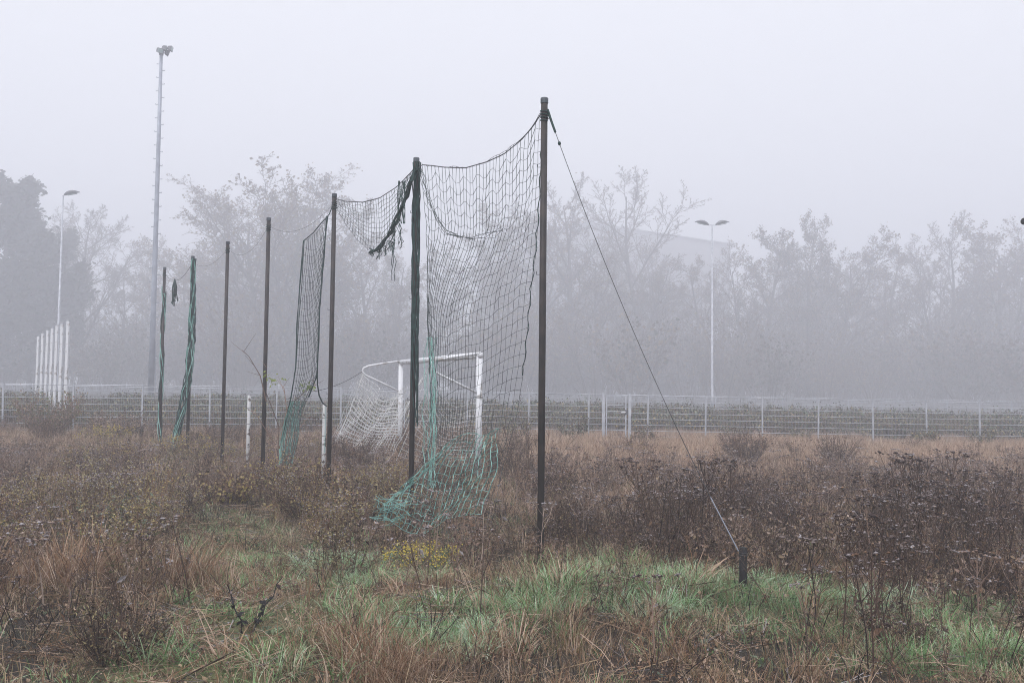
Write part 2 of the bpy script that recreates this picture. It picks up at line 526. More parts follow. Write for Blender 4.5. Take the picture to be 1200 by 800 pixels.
TREES = [
    ('dense', 10, 206, 50, 'tall dense dark tree at the left edge of the wood', .3, 1.25),
    ('dense', -75, 225, 52, 'dense dark tree standing left of the tall dense tree, cut by the frame', 2.0, 1.2),
    ('dense', 58, 262, 54, 'lower dense tree behind the left street lamp', 1.1, 1.0),
    ('bare', 108, 238, 60, 'round-crowned bare tree between the left street lamp and the floodlight mast', .0, 1.15),
    ('leafy', 148, 310, 62, 'small autumn tree just left of the tall floodlight mast', 1.2, 1.1),
    ('spread_b', 212, 284, 64, 'autumn tree with speckled leaves just right of the tall floodlight mast', 2.2, 1.15),
    ('leafy_b', 250, 300, 58, 'low autumn tree behind the pole wrapped in green net', .7, 1.15),
    ('spread', 330, 194, 54, 'biggest spreading tree with pale leaves behind the left poles', 5.0, 1.4),
    ('spread_b', 292, 226, 56, 'rounded pale tree left of and behind the biggest spreading tree', .8, 1.2),
    ('spread_b', 368, 216, 56, 'rounded pale tree right of and behind the biggest spreading tree', 3.6, 1.15),
    ('leafy_b', 385, 285, 60, 'autumn tree behind the torn net strip', 2.9, 1.15),
    ('spread_b', 425, 268, 62, 'autumn tree seen under the short torn net', .5, 1.1),
    ('leafy', 470, 300, 57, 'low autumn tree behind the left goal post', 1.5, 1.1),
    ('upright_b', 520, 285, 63, 'autumn tree seen through the left half of the big net', 2.5, 1.2),
    ('leafy_b', 575, 270, 60, 'autumn tree seen through the right half of the big net', 1.0, 1.15),
    ('spread_b', 628, 238, 62, 'pale autumn tree just behind the nearest pole', .2, 1.1),
    ('upright', 672, 205, 62, 'bare upright tree right of the nearest pole, crossed by its guy wire', 2.2, 1.25),
    ('upright', 728, 194, 64, 'tallest bare tree with spreading upright twigs right of the guy wire', 4.1, 1.35),
    ('leafy_b', 700, 300, 57, 'low autumn tree under the bare tall trees', 3.3, 1.2),
    ('leafy', 770, 318, 60, 'low autumn tree just left of the twin-headed lamp', .1, 1.15),
    ('leafy_b', 812, 300, 63, 'autumn tree directly behind the twin-headed lamp', 1.3, 1.1),
    ('upright_b', 862, 284, 60, 'autumn tree just right of the twin-headed lamp', .9, 1.25),
    ('leafy', 905, 272, 62, 'dense autumn tree second right of the twin-headed lamp', 2.4, 1.15),
    ('leafy', 947, 254, 60, 'tree with a narrow pointed top poking out of the wood right of the lamp', 3.0, .8),
    ('spread_b', 1000, 276, 61, 'rounded autumn tree right of the dark pointed tree', 3.9, 1.1),
    ('leafy_b', 1046, 292, 64, 'lower autumn tree in the dip of the right-hand wood', 5.0, 1.15),
    ('upright_b', 1082, 276, 61, 'autumn tree left of the twiggy tree at the right', .4, 1.2),
    ('upright', 1122, 250, 63, 'twiggy bare tree highest in the right end of the wood', 1.4, 1.3),
    ('spread_b', 1165, 262, 61, 'autumn tree second from the right edge of the picture', 2.0, 1.1),
    ('upright_b', 1205, 256, 63, 'autumn tree at the right edge of the picture', 2.9, 1.2),
    ('leafy_b', 1275, 262, 62, 'autumn tree just beyond the right edge of the picture', 1.2, 1.2),
    ('leafy', 1345, 250, 60, 'farthest right autumn tree of the wood', .7, 1.2),
]
FAR = 2.5
for k_, px_, top_, y_, *rest in TREES:
    tree(k_, px_, top_, y_ * FAR, *rest)


# ------------------------------------------------------------------ scattered plants
def scatter(name, protos, x, y, z, rot, scl, pick, kind='stuff', group=None):
    n_ = len(x)
    me = bpy.data.meshes.new(name)
    me.from_pydata(np.stack([x, y, z], -1).tolist(), [], [])
    a = me.attributes.new('turn', 'FLOAT_VECTOR', 'POINT'); a.data.foreach_set('vector', np.asarray(rot, np.float32).ravel())
    a = me.attributes.new('size', 'FLOAT', 'POINT'); a.data.foreach_set('value', np.asarray(scl, np.float32))
    a = me.attributes.new('pick', 'INT', 'POINT'); a.data.foreach_set('value', np.asarray(pick, np.int32))
    o = bpy.data.objects.new(name, me); COL.objects.link(o); o['kind'] = kind
    g = bpy.data.node_groups.new(name, 'GeometryNodeTree')
    g.interface.new_socket('Geometry', in_out='INPUT', socket_type='NodeSocketGeometry')
    g.interface.new_socket('Geometry', in_out='OUTPUT', socket_type='NodeSocketGeometry')
    N = g.nodes; L = g.links
    gi = N.new('NodeGroupInput'); go = N.new('NodeGroupOutput')
    ip = N.new('GeometryNodeInstanceOnPoints'); ip.inputs['Pick Instance'].default_value = True
    jn = N.new('GeometryNodeJoinGeometry')
    for p in protos:
        oi = N.new('GeometryNodeObjectInfo'); oi.inputs['Object'].default_value = p
        oi.inputs['As Instance'].default_value = True
        L.new(oi.outputs['Geometry'], jn.inputs[0])
    def attr(nm, ty):
        q = N.new('GeometryNodeInputNamedAttribute'); q.data_type = ty; q.inputs['Name'].default_value = nm
        return q.outputs['Attribute']
    e2r = N.new('FunctionNodeEulerToRotation')
    L.new(attr('turn', 'FLOAT_VECTOR'), e2r.inputs[0])
    L.new(gi.outputs[0], ip.inputs['Points']); L.new(jn.outputs[0], ip.inputs['Instance'])
    L.new(attr('pick', 'INT'), ip.inputs['Instance Index'])
    L.new(e2r.outputs[0], ip.inputs['Rotation']); L.new(attr('size', 'FLOAT'), ip.inputs['Scale'])
    L.new(ip.outputs[0], go.inputs[0])
    md = o.modifiers.new('scatter', 'NODES'); md.node_group = g
    return o


def rv(rng, s=1.0): return Vector((rng.gauss(0, s), rng.gauss(0, s), rng.gauss(0, s)))


def grass_tuft(seed, nb, h, wdt, spread, lean, mats, curl=.6):
    rng = random.Random(seed); b = MB()
    for _ in range(nb):
        a = rng.random() * 6.283
        rr = spread * math.sqrt(rng.random())
        p = Vector((math.cos(a) * rr, math.sin(a) * rr, -.03))
        a2 = a + rng.gauss(0, .9)
        out_ = Vector((math.cos(a2), math.sin(a2), 0))
        hh = h * rng.uniform(.5, 1.15)
        ln = lean * rng.uniform(.2, 1.3); cu = curl * rng.uniform(.2, 1.4)
        pts = []
        for i in range(5):
            t = i / 4
            pts.append(p + out_ * (hh * (ln * t + cu * t * t * .7)) + Vector((0, 0, hh * (t - cu * .38 * t * t * t))))
        side = Vector((-out_.y, out_.x, 0)).lerp(out_, rng.uniform(-.5, .5)).normalized()
        b.blade(pts, wdt * rng.uniform(.6, 1.3), side, rng.choice(mats))
    return b.obj('grass_tuft', link=False)


def weed_umbel(seed, h, mats, heads, nhead=7, leaves=9):
    rng = random.Random(seed); b = MB()
    d = Vector((rng.gauss(0, .1), rng.gauss(0, .1), 1)).normalized()
    p = Vector((0, 0, -.03)); pts = [p]
    for i in range(5):
        d = (d + Vector((rng.gauss(0, .06), rng.gauss(0, .06), .02))).normalized()
        p = p + d * h / 5; pts.append(p)
    b.tube(pts, [.0065, .006, .0055, .005, .004, .003], mats[0], 3, False)
    def head(q, r):
        for _ in range(rng.randint(4, 7)):
            c = q + Vector((rng.gauss(0, r), rng.gauss(0, r), rng.gauss(0, r * .25)))
            b.ball(c, rng.uniform(.007, .019), rng.choice(heads), .6, 4, 2)
            if rng.random() < .6:
                b.tube([q - Vector((0, 0, r * 1.4)), c], .0012, mats[0], 3, False)
    head(pts[-1], .022)
    for k in range(nhead):
        t = rng.uniform(.55, .95)
        i = int(t * 5); q = pts[i].lerp(pts[min(5, i + 1)], t * 5 - i)
        a = k * 2.4 + rng.uniform(-.4, .4)
        o_ = Vector((math.cos(a), math.sin(a), 0))
        L = (h * 1.0 - q.z) * rng.uniform(.75, 1.05) + .03
        e = q + o_ * L * rng.uniform(.35, .7) + Vector((0, 0, L * .9))
        m_ = q.lerp(e, .5) + o_ * L * .1
        b.tube([q, m_, e], [.0032, .0026, .002], mats[0], 3, False)
        head(e, rng.uniform(.014, .03))
    for k in range(leaves):
        t = rng.uniform(.05, .75); i = int(t * 5); q = pts[i].lerp(pts[i + 1], t * 5 - i)
        a = rng.random() * 6.283
        u = Vector((math.cos(a), math.sin(a), rng.uniform(-1.1, .4))) * rng.uniform(.02, .055)
        b.leaf(q, u, u.orthogonal().normalized() * u.length * rng.uniform(.12, .28), rng.choice(mats[1:]))
    return b.obj('weed', link=False)


def weed_spike(seed, h, mats, nt=16, bits=6):
    rng = random.Random(seed); b = MB()
    d = Vector((rng.gauss(0, .16), rng.gauss(0, .16), 1)).normalized()
    p = Vector((0, 0, -.03)); pts = [p]
    for i in range(6):
        d = (d + Vector((rng.gauss(0, .07), rng.gauss(0, .07), 0))).normalized()
        p = p + d * h / 6; pts.append(p)
    b.tube(pts, [.005, .0046, .004, .0035, .003, .0022, .0012], mats[0], 3, False)
    for k in range(nt):
        t = rng.uniform(.2, .98); i = min(5, int(t * 6)); q = pts[i].lerp(pts[i + 1], t * 6 - i)
        a = k * 2.4
        L = h * .3 * (1.1 - t) * rng.uniform(.6, 1.4) + .03
        u = Vector((math.cos(a) * .6, math.sin(a) * .6, 1)).normalized()
        e = q + u * L
        b.tube([q, e], [.0018, .001], mats[0], 3, False)
        for _ in range(bits):
            c = q.lerp(e, rng.uniform(.25, 1.05)) + rv(rng, .008)
            uu = rv(rng).normalized() * rng.uniform(.007, .02)
            b.leaf(c, uu, uu.orthogonal().normalized() * uu.length * .35, rng.choice(mats[1:]))
    for k in range(5):
        t = rng.uniform(.05, .6); i = int(t * 6); q = pts[i].lerp(pts[i + 1], t * 6 - i)
        a = rng.random() * 6.283
        u = Vector((math.cos(a), math.sin(a), rng.uniform(-1.3, .1))) * rng.uniform(.03, .08)
        b.leaf(q, u, u.orthogonal().normalized() * u.length * .2, rng.choice(mats[1:]))
    return b.obj('weed', link=False)


def clump_mb(seed, h, n_st, spread, stem_m, leaf_ms, top_ms, leaf_n=10, leaf_l=.05, top_n=10):
    """a bushy clump: many stems with narrow leaves and tufted tops"""
    rng = random.Random(seed); st, lf, tp = MB(), MB(), MB()
    for s in range(n_st):
        a = rng.random() * 6.283; rr = math.sqrt(rng.random())
        p = Vector((math.cos(a) * rr * spread * .45, math.sin(a) * rr * spread * .45, -.04))
        out_ = Vector((math.cos(a), math.sin(a), 0)) * rr * spread * .75
        hh = h * rng.uniform(.7, 1.1) * (1 - .2 * rr)
        e = p + out_ + Vector((rng.gauss(0, .03), rng.gauss(0, .03), hh))
        mid = p.lerp(e, .5) - out_ * .12 + rv(rng, .01)
        st.tube([p, mid, e], [.004, .003, .0015], stem_m, 3, False)
        for _ in range(leaf_n):
            t = rng.uniform(.12, 1)
            q = p.lerp(mid, t * 2) if t < .5 else mid.lerp(e, t * 2 - 1)
            a2 = rng.random() * 6.283
            u = Vector((math.cos(a2), math.sin(a2), rng.uniform(-.5, 1))).normalized() * leaf_l * rng.uniform(.5, 1.3)
            lf.leaf(q, u, u.orthogonal().normalized() * u.length * .2, rng.choice(leaf_ms))
        for _ in range(top_n):
            c = e + Vector((rng.gauss(0, .03), rng.gauss(0, .03), rng.uniform(-.07, .03)))
            tp.ball(c, rng.uniform(.005, .012), rng.choice(top_ms), .9, 4, 2)
    return st, lf, tp


def merge(*mbs):
    b = MB()
    for m_ in mbs:
        q = len(b.v); b.v += m_.v
        ks = [b.mat(x) for x in m_.mats]
        b.f += [tuple(i + q for i in f) for f in m_.f]; b.mi += [ks[i] for i in m_.mi]
    return b


def rosette(seed, mats, n_=14, L=.09):
    rng = random.Random(seed); b = MB()
    for k in range(n_):
        a = k * 2.4; el = rng.uniform(.15, 1.2)
        c = Vector((rng.gauss(0, .05), rng.gauss(0, .05), rng.uniform(-.01, .04)))
        u = Vector((math.cos(a) * math.cos(el), math.sin(a) * math.cos(el), math.sin(el))) * L * rng.uniform(.5, 1.2)
        b.leaf(c, u, Vector((-math.sin(a), math.cos(a), 0)) * u.length * rng.uniform(.15, .35), rng.choice(mats))
    return b.obj('leaf_rosette', link=False)


def litter(seed, mats):
    rng = random.Random(seed); b = MB()
    for k in range(30):
        c = Vector((rng.uniform(-.16, .16), rng.uniform(-.16, .16), rng.uniform(0, .05)))
        u = Vector((rng.gauss(0, 1), rng.gauss(0, 1), rng.gauss(0, .4))).normalized() * rng.uniform(.012, .03)
        b.leaf(c, u, u.orthogonal().normalized() * u.length * .4, rng.choice(mats))
    for k in range(7):
        c = Vector((rng.uniform(-.16, .16), rng.uniform(-.16, .16), rng.uniform(.0, .06)))
        u = Vector((rng.gauss(0, 1), rng.gauss(0, 1), rng.gauss(0, .35))).normalized() * rng.uniform(.08, .22)
        b.tube([c - u, c, c + u + rv(rng, .02)], .002, rng.choice(mats), 3, False)
    return b.obj('plant_litter', link=False)


def shrub_parts(seed, h, spread, n_st, twigs, mats_t, leaf=0, mats_l=None, lsize=.05, r0=.014):
    rng = random.Random(seed); st, lf = MB(), MB()
    for s in range(n_st):
        a = rng.random() * 6.283; rr = math.sqrt(rng.random())
        p = Vector((math.cos(a) * spread * .18, math.sin(a) * spread * .18, -.05))
        d = Vector((math.cos(a) * rr * spread / h, math.sin(a) * rr * spread / h, 1)).normalized()
        L = h * rng.uniform(.65, 1.08)
        pts = [p]
        for i in range(5):
            d = (d + Vector((rng.gauss(0, .12), rng.gauss(0, .12), .05))).normalized()
            p = p + d * L / 5; pts.append(p)
        st.tube(pts, [r0, r0 * .8, r0 * .62, r0 * .48, r0 * .35, r0 * .2], rng.choice(mats_t), 4, False)
        for k in range(twigs):
            t = rng.uniform(.25, .98); i = min(4, int(t * 5)); q = pts[i].lerp(pts[i + 1], t * 5 - i)
            u = (d + rv(rng, .55)).normalized(); u.z = abs(u.z)
            tl = L * rng.uniform(.12, .34)
            m_ = q + u * tl * .5 + rv(rng, tl * .06); e = q + u * tl + rv(rng, tl * .1) + Vector((0, 0, tl * .15))
            st.tube([q, m_, e], [r0 * .35, r0 * .26, r0 * .14], rng.choice(mats_t), 3, False)
            for _ in range(leaf):
                c = q.lerp(e, rng.random()) + rv(rng, .03 * h)
                uu = rv(rng).normalized() * lsize * rng.uniform(.5, 1.3)
                lf.leaf(c, uu, uu.orthogonal().normalized() * uu.length * .4, rng.choice(mats_l))
    return st, lf


R_ = np.random.RandomState(11)


def points(dens, y0, y1, cap, margin=3.0, slope=.72):
    """points per square metre given by dens(x, y), over the ground in and around the view"""
    area_n = 0; xs = []; ys = []
    n_try = int(cap)
    y = np.sqrt(R_.uniform(y0 ** 2, y1 ** 2, n_try)); x = R_.uniform(-1, 1, n_try) * (slope * y + margin)
    # uniform over the trapezium, up to the margin's small bias
    area = slope * (y1 ** 2 - y0 ** 2) + 2 * margin * (y1 - y0)
    keep = R_.rand(n_try) < dens(x, y) * area / n_try
    return x[keep], y[keep]


def sow(name, protos, dens, y0, y1, cap, smin, smax, tilt=.12, size_f=None, lift=0.0, tall=False, **kw):
    x, y = points((lambda a, c: dens(a, c) * clear(a, c)) if tall else dens, y0, y1, cap, **kw)
    k = len(x)
    rot = np.stack([R_.normal(0, tilt, k), R_.normal(0, tilt, k), R_.uniform(0, 6.283, k)], -1)
    s = R_.uniform(smin, smax, k)
    if size_f is not None:
        s = s * size_f(x, y)
    print(name, k)
    return scatter(name, protos, x, y, hz(x, y) + lift, rot, s, R_.randint(0, len(protos), k))


# --- where things grow (plan of the field, metres) ---
PATH = [(-1.9, 3), (-1.95, 6.2), (-2.15, 8), (-2.85, 10), (-3.9, 12.6), (-5.9, 16.5), (-10.5, 23.5), (-14, 27)]
def patch(x, y): return np.clip((vnoise(x, y, .5) - .30) * 3.0, .3, 1.5)
def f_path(x, y): return (1 - .55 * sstep(11, 15, y)) * (1 - sstep(.28, .85, seg_d(x, y, PATH) - .012 * y + (vnoise(x, y, .6) - .5) * .5))
def f_green(x, y):
    g = np.exp(-(seg_d(x, y, [(-.75, 6.5), (.3, 7.4), (1.5, 7.9), (3.4, 7.5)]) / .55) ** 2)
    g = np.maximum(g, .9 * blob(x, y, .75, 9.0, .55, .45))
    g = np.maximum(g, 1.6 * blob(x, y, 3.35, 6.2, .6, .4))
    g = np.maximum(g, .6 * blob(x, y, 2.3, 7.0, .8, .5))
    g = np.maximum(g, .45 * blob(x, y, -1.2, 9.0, .8, .8))
    g = np.maximum(g, .25 * blob(x, y, -1.4, 5.4, 1.0, .7))
    g = g * (.25 + .95 * patch(x * .7, y)) ; g = np.maximum(g, .1 * f_path(x, y))
    return np.clip(g * (.45 + 1.1 * vnoise(x, y, .5)), 0, 1)
def f_rust(x, y):
    g = (1 - sstep(5.9, 6.9, y + (vnoise(x, y, 1.1) - .5) * 1.2)) * (.3 + .6 * sstep(-1.3, -.7, x) * (1 - sstep(1.6, 2.4, x)))
    g = np.maximum(g, 1.3 * blob(x, y, -4.3, 8.2, 1.4, .8))
    g = np.maximum(g, .6 * blob(x, y, -.3, 8.1, .7, .6))
    g = np.maximum(g, .3 * blob(x, y, -3.6, 6.8, 1.0, .6))
    return np.clip(g * (.4 + 1.0 * vnoise(x, y, .8)), 0, 1)
def f_tall(x, y):
    w_ = (vnoise(x, y, 1.3) - .5)
    g = sstep(.9, 1.8, x + w_) * sstep(7.9, 8.8, y + w_ * .6) * (1 - .72 * sstep(10.5, 12.5, y + w_ * 2)) * (1 - sstep(15, 18, y))
    g = np.maximum(g, .6 * sstep(-2.2, -1.2, x) * sstep(10.0, 11.0, y) * (1 - sstep(13, 17, y)))
    g = np.maximum(g, .45 * (1 - sstep(-4.2, -3.4, x)) * sstep(9, 10, y) * (1 - sstep(16, 20, y)))
    g = np.maximum(g, .9 * blob(x, y, -.3, 9.3, .5, .5))
    g = np.maximum(g, .55 * (1 - sstep(-3.3, -2.5, x + w_)) * sstep(5.6, 6.6, y))
    return np.clip(g, 0, 1) * (1 - f_path(x, y)) * (.1 + 2.0 * np.clip(vnoise(x, y, .9) - .25, 0, 1))
def s_tall(x, y):
    """how tall weeds stand: tallest in the belt at the right, knee high elsewhere"""
    return (.62 + .38 * sstep(.8, 1.8, x) * (1 - sstep(10, 12.5, y))) * (.5 + .9 * vnoise(x, y, 1.0)) * (1 - .15 * sstep(10, 12, y))
def f_bald(x, y): return 1 - .75 * blob(x, y, -1.95, 6.25, .55, .5)
def f_far(x, y): return sstep(11.5, 15, y) * (1 - .8 * f_path(x, y))

_mo = np.clip(.95 * f_path(X, Y) * (.4 + 1.0 * vnoise(X, Y, .4)) + .7 * f_green(X, Y), 0, 1)
_at = ground.data.attributes.new('moss', 'FLOAT', 'POINT'); _at.data.foreach_set('value', _mo.ravel().astype(np.float32))
FROST = [(-.5, 6.4), (.0, 7.15), (.55, 7.6), (.85, 8.6), (1.4, 7.95), (2.3, 7.9), (3.0, 7.6), (3.4, 6.35), (3.7, 6.1), (-1.8, 9.3), (1.0, 7.3), (-1.3, 8.5)]
def f_frost(x, y):
    g = 0.0
    for q in FROST: g = np.maximum(g, blob(x, y, q[0], q[1], .38, .28))
    return g
CLEAR = [(-1.95, 6.25, .5, .45), (-4.3, 9.9, .45, .8), (-3.25, 14.7, .5, 1.3), (-.6, 15.3, .38, 3.2), (5.4, 20.0, .9, 1.3), (7.45, 19.6, .8, 1.3), (-.9, 8.8, .45, .6), (1.9, 7.3, .45, .6), (1.68, 6.55, .3, .7), (-3.5, 22.6, .5, 1.4), (-5.5, 17.8, .4, 1.2)]
def clear(x, y):
    g = 1.0
    for q in CLEAR: g = g * (1 - .85 * blob(x, y, *q))
    g = g * (.03 + .97 * sstep(.14, .34, seg_d(x, y, [(1.45, 5.7), (1.99, 7.72)]))) * (.15 + .85 * sstep(.12, .4, seg_d(x, y, [(-.45, 12.5), (-.66, 18.3)])))
    return g * (1 - .8 * f_frost(x, y))
G_GREEN = [grass_tuft(i, 44, h, .0032, .085, .36, [M['green'], M['green'], M['green'], M['green'], M['green'], M['tan']], 1.0) for i, h in ((1, .14), (2, .18), (3, .12))]
G_OLIVE = [grass_tuft(i, 34, h, .0030, .1, .42, [M['olive'], M['olive'], M['rust'], M['tan']], .8) for i, h in ((4, .16), (5, .2), (6, .13))]
G_RUST = [grass_tuft(i, 34, h, .0024, .09, .36, [M['rust'], M['rust'], M['rust'], M['tan'], M['brown']], .7) for i, h in ((7, .27), (8, .34), (9, .22))]
G_TAN = [grass_tuft(i, 24, h, .0055, .10, .26, [M['tan'], M['tan'], M['tan'], M['rust']], .55) for i, h in ((10, .34), (11, .40), (12, .28))]
G_FROST = [grass_tuft(i, 44, h, .0034, .085, .42, [M['frost'], M['frost'], M['frost'], M['green']], 1.1) for i, h in ((13, .13), (14, .16), (15, .11))]
G_BLACK = [grass_tuft(i, 12, h, .0042, .10, .4, [M['black'], M['black'], M['brown']], .5) for i, h in ((16, .24), (17, .3), (18, .2))]
W_UMB = [weed_umbel(i, h, [M['weed'], M['weed'], M['brown']], [M['head']] * 6 + [M['brown'], M['dew']], nh) for i, h, nh in ((21, .9, 7), (22, 1.0, 9), (23, .8, 6), (24, .95, 8), (25, .7, 5))]
W_SPK = [weed_spike(i, h, [M['weed'], M['weed'], M['brown'], M['head']]) for i, h in ((31, .9), (32, .75), (33, 1.0))]
W_MAU = [weed_umbel(i, h, [M['mauve'], M['mauve'], M['brown']], [M['mauve'], M['dew'], M['head']], nh, 12) for i, h, nh in ((41, .7, 7), (42, .6, 8), (43, .8, 6))] + \
        [weed_spike(44, .7, [M['mauve'], M['mauve'], M['brown'], M['dew']]), weed_spike(45, .6, [M['brown'], M['mauve'], M['brown'], M['mauve']])]
def goldclump(seed, h, n_=14):
    return merge(*clump_mb(seed, h, n_, .28, M['brown'], [M['gold'], M['brown'], M['olive']], [M['gold'], M['dew'], M['brown']])).obj('goldenrod', link=False)
C_GOLD = [goldclump(51, .6, 22), goldclump(52, .7, 24), goldclump(53, .5, 20)]
def brownclump(seed, h):
    return merge(*clump_mb(seed, h, 16, .3, M['weed'], [M['brown'], M['weed'], M['mauve']], [M['head'], M['head'], M['brown'], M['mauve']], 12, .055, 6)).obj('dead_clump', link=False)
C_BROWN = [brownclump(55, .5), brownclump(56, .6), brownclump(57, .42)]
ROS = [rosette(61, [M['forb'], M['green']]), rosette(62, [M['forb'], M['olive'], M['brown']], 18, .06), rosette(63, [M['forb']], 14, .08)]
LIT = [litter(71, [M['brown'], M['tan'], M['weed']]), litter(72, [M['brown'], M['rust'], M['weed']]), litter(73, [M['tan'], M['brown'], M['dew']])]

# near field
def clumps(x, y): return .62 + .8 * np.clip(vnoise(x, y, .42) * 1.3 - .15, 0, 1)
sow('plant_litter', LIT, lambda x, y: 24 * (1 - .55 * sstep(10, 20, y)) + 0 * x, 3.2, 26, 30000, .7, 1.4)
sow('green_grass', G_GREEN, lambda x, y: 170 * f_green(x, y) * (1 - sstep(11, 15, y)) + 2.5 * f_bald(x, y), 3.2, 16, 60000, .7, 1.3, .15, clumps)
sow('frosted_grass', G_FROST, lambda x, y: 190 * f_frost(x, y) * np.clip(patch(x * 1.6, y * 1.6), .5, 1.2), 3.2, 11, 60000, .75, 1.3, .22)
sow('gap_shade_tufts', G_BLACK, lambda x, y: (17 * patch(x + 6, y + 1) * (1 - .8 * f_path(x, y)) * (1 - .9 * f_frost(x, y)) * (1 - .7 * sstep(11, 15, y))), 3.2, 16, 40000, .6, 1.3, .25)  # dark tufts added to paint shaded gaps into the near growth
sow('short_olive_grass', G_OLIVE, lambda x, y: (42 + 26 * f_path(x, y)) * f_bald(x, y) * (1 - .5 * sstep(10, 22, y)), 3.2, 27, 90000, .6, 1.25, .2, lambda x, y: clumps(x, y) * (1 - .55 * f_path(x, y)))
sow('rust_grass', G_RUST, lambda x, y: (85 * f_rust(x, y) + 22 * f_tall(x, y) * sstep(.5, 1.2, x) + 2.0) * f_bald(x, y) * patch(x + 3, y), 3.2, 14, 60000, .65, 1.25, .2, lambda x, y: clumps(x, y) * (1 + .9 * blob(x, y, -4.3, 8.3, 1.3, .9)), tall=True)
sow('low_leafy_weeds', ROS, lambda x, y: patch(x, y + 7) * 5 + 6 * f_green(x, y) + 4 * f_path(x, y), 3.2, 20, 30000, .35, .85)
sow('dead_flower_stalks', W_UMB, lambda x, y: 15 * f_tall(x, y) + (.9 + 3.2 * sstep(-.8, 0, x) * sstep(6.2, 7, y) + 16 * blob(x, y, 2.4, 6.4, .9, .6) + 5 * blob(x, y, 4.6, 7.2, 1, .8) + 5 * blob(x, y, -3.1, 6.0, .9, .7) + 4 * blob(x, y, .75, 7.7, .5, .3) + 3 * blob(x, y, -4.3, 7.0, .8, .8)) * sstep(4.6, 5.4, y) * (1 - f_path(x, y)), 4.4, 20, 40000, .6, 1.0, .1, s_tall, tall=True)
sow('dead_weed_stalks', W_SPK, lambda x, y: 8 * f_tall(x, y) + (1.6 + 2.5 * patch(x, y + 2) * sstep(-.8, 0, x)) * sstep(4.6, 5.4, y) * (1 - f_path(x, y)) + 2.2 * blob(x, y, -3.4, 6.3, 1.4, .9), 4.4, 20, 30000, .55, 1.0, .16, s_tall, tall=True)
sow('brown_weed_clumps', C_BROWN, lambda x, y: (3.0 * f_tall(x, y) + 1.8 * vnoise(x, y, .9) * sstep(6.5, 8, y)) * (1 - .9 * f_path(x, y)), 5.5, 20, 30000, .6, 1.15, tall=True)
sow('fading_goldenrod', C_GOLD, lambda x, y: 6 * (1 - f_path(x, y)) * (blob(x, y, -3.9, 11, 1.6, 2.2) + blob(x, y, -6.3, 11.5, 1.6, 2) + .9 * blob(x, y, -2.0, 13.2, .9, 2.0) + .8 * blob(x, y, -7, 19, 1.5, 2)) * (.3 + 1.2 * vnoise(x, y, .8)), 8, 24, 20000, .7, 1.2, tall=True)
# middle and far field
sow('mauve_weeds', W_MAU, lambda x, y: 12 * patch(x * .6, y * .6 + 5) * f_far(x, y) * (.15 + 1.6 * np.clip(vnoise(x, y, 1.7) - .15, 0, 1)) * (1 - .93 * sstep(16, 19, y) * sstep(-2, 1, x)) + 10 * blob(x, y, 7.6, 17, 1.8, 1.0) + 6 * blob(x, y, 3, 18, 1.6, 1) + 5 * patch(x + 2, y) * (1 - sstep(12, 14, y)) * (1 - f_path(x, y)) * (1 - .8 * f_green(x, y)) * sstep(5.5, 6.5, y), 5.2, 29, 90000, .55, 1.05, .12, lambda x, y: 1 - .4 * sstep(15, 20, y), tall=True)
sow('dry_tan_grass', G_TAN, lambda x, y: (3.5 * patch(x + 1, y + 4) + 50 * sstep(11, 19, y)) * (.35 + 1.3 * vnoise(x, y, 2.2)) * (1 - .9 * f_path(x, y)) * (.45 + .55 * sstep(-3, 2, x)), 5, 33, 120000, .6, 1.15, .15, tall=True)
sow('far_brown_clumps', C_BROWN, lambda x, y: 2.2 * f_far(x, y) * vnoise(x + 5, y, 1.4) * (1 - .85 * sstep(16, 19, y) * sstep(-2, 1, x)), 14, 28, 12000, .7, 1.2, tall=True)

DK = [merge(*shrub_parts(q, h, sp, 42, 6, [M['weed'], M['weed'], M['brown']], 3, [M['brown'], M['weed'], M['weed'], M[k]], .027, .006)).obj('low_bush', link=False)
      for q, h, sp, k in ((91, .6, .5, 'mauve'), (92, .5, .55, 'gold'), (93, .7, .45, 'weed'), (94, .55, .6, 'mauve'))]
sow('low_dark_bushes', DK, lambda x, y: .75 * np.clip((vnoise(x + 9, y, 1.5) - .38) * 4, 0, 1) * sstep(8, 10, y) * (1 - .9 * sstep(16, 20, y) * sstep(-2, 1, x)) * (1 - f_path(x, y)) + .9 * blob(x, y, -3.3, 6.6, 1.0, .6) + 1.2 * blob(x, y, 3.0, 8.6, 1.6, .5) + .5 * blob(x, y, 2.9, 6.4, .6, .4), 5, 25, 8000, .6, 1.2, .1, tall=True)

# bank of brambles between the two fences, and undergrowth of the wood
def shrub_proto(seed, h, spread, n_st, tw, leaf, ml, ls, r0=.014):
    return merge(*shrub_parts(seed, h, spread, n_st, tw, [M['twig'], M['twig'], M['weed']], leaf, ml, ls, r0)).obj('shrub', link=False)
BR = [shrub_proto(81, .9, .9, 22, 7, 3, [M['forb'], M['leaf_dark'], M['olive'], M['brown']], .09),
      shrub_proto(82, .8, 1.0, 22, 7, 3, [M['olive'], M['brown'], M['leaf_dark']], .08),
      shrub_proto(83, 1.0, .8, 22, 7, 2, [M['leaf_dark'], M['forb'], M['gold']], .09)]
sow('bramble_bank', BR, lambda x, y: 1.5 * (.3 + 1.3 * vnoise(x, y, 1.6)), 31.5, 44, 4000, .45, 1.0, .12, slope=.66)
sow('bramble_edge', BR, lambda x, y: 1.6 * sstep(-3, -6, x) + .25, 28, 31, 900, .5, .9, .1, slope=.66)
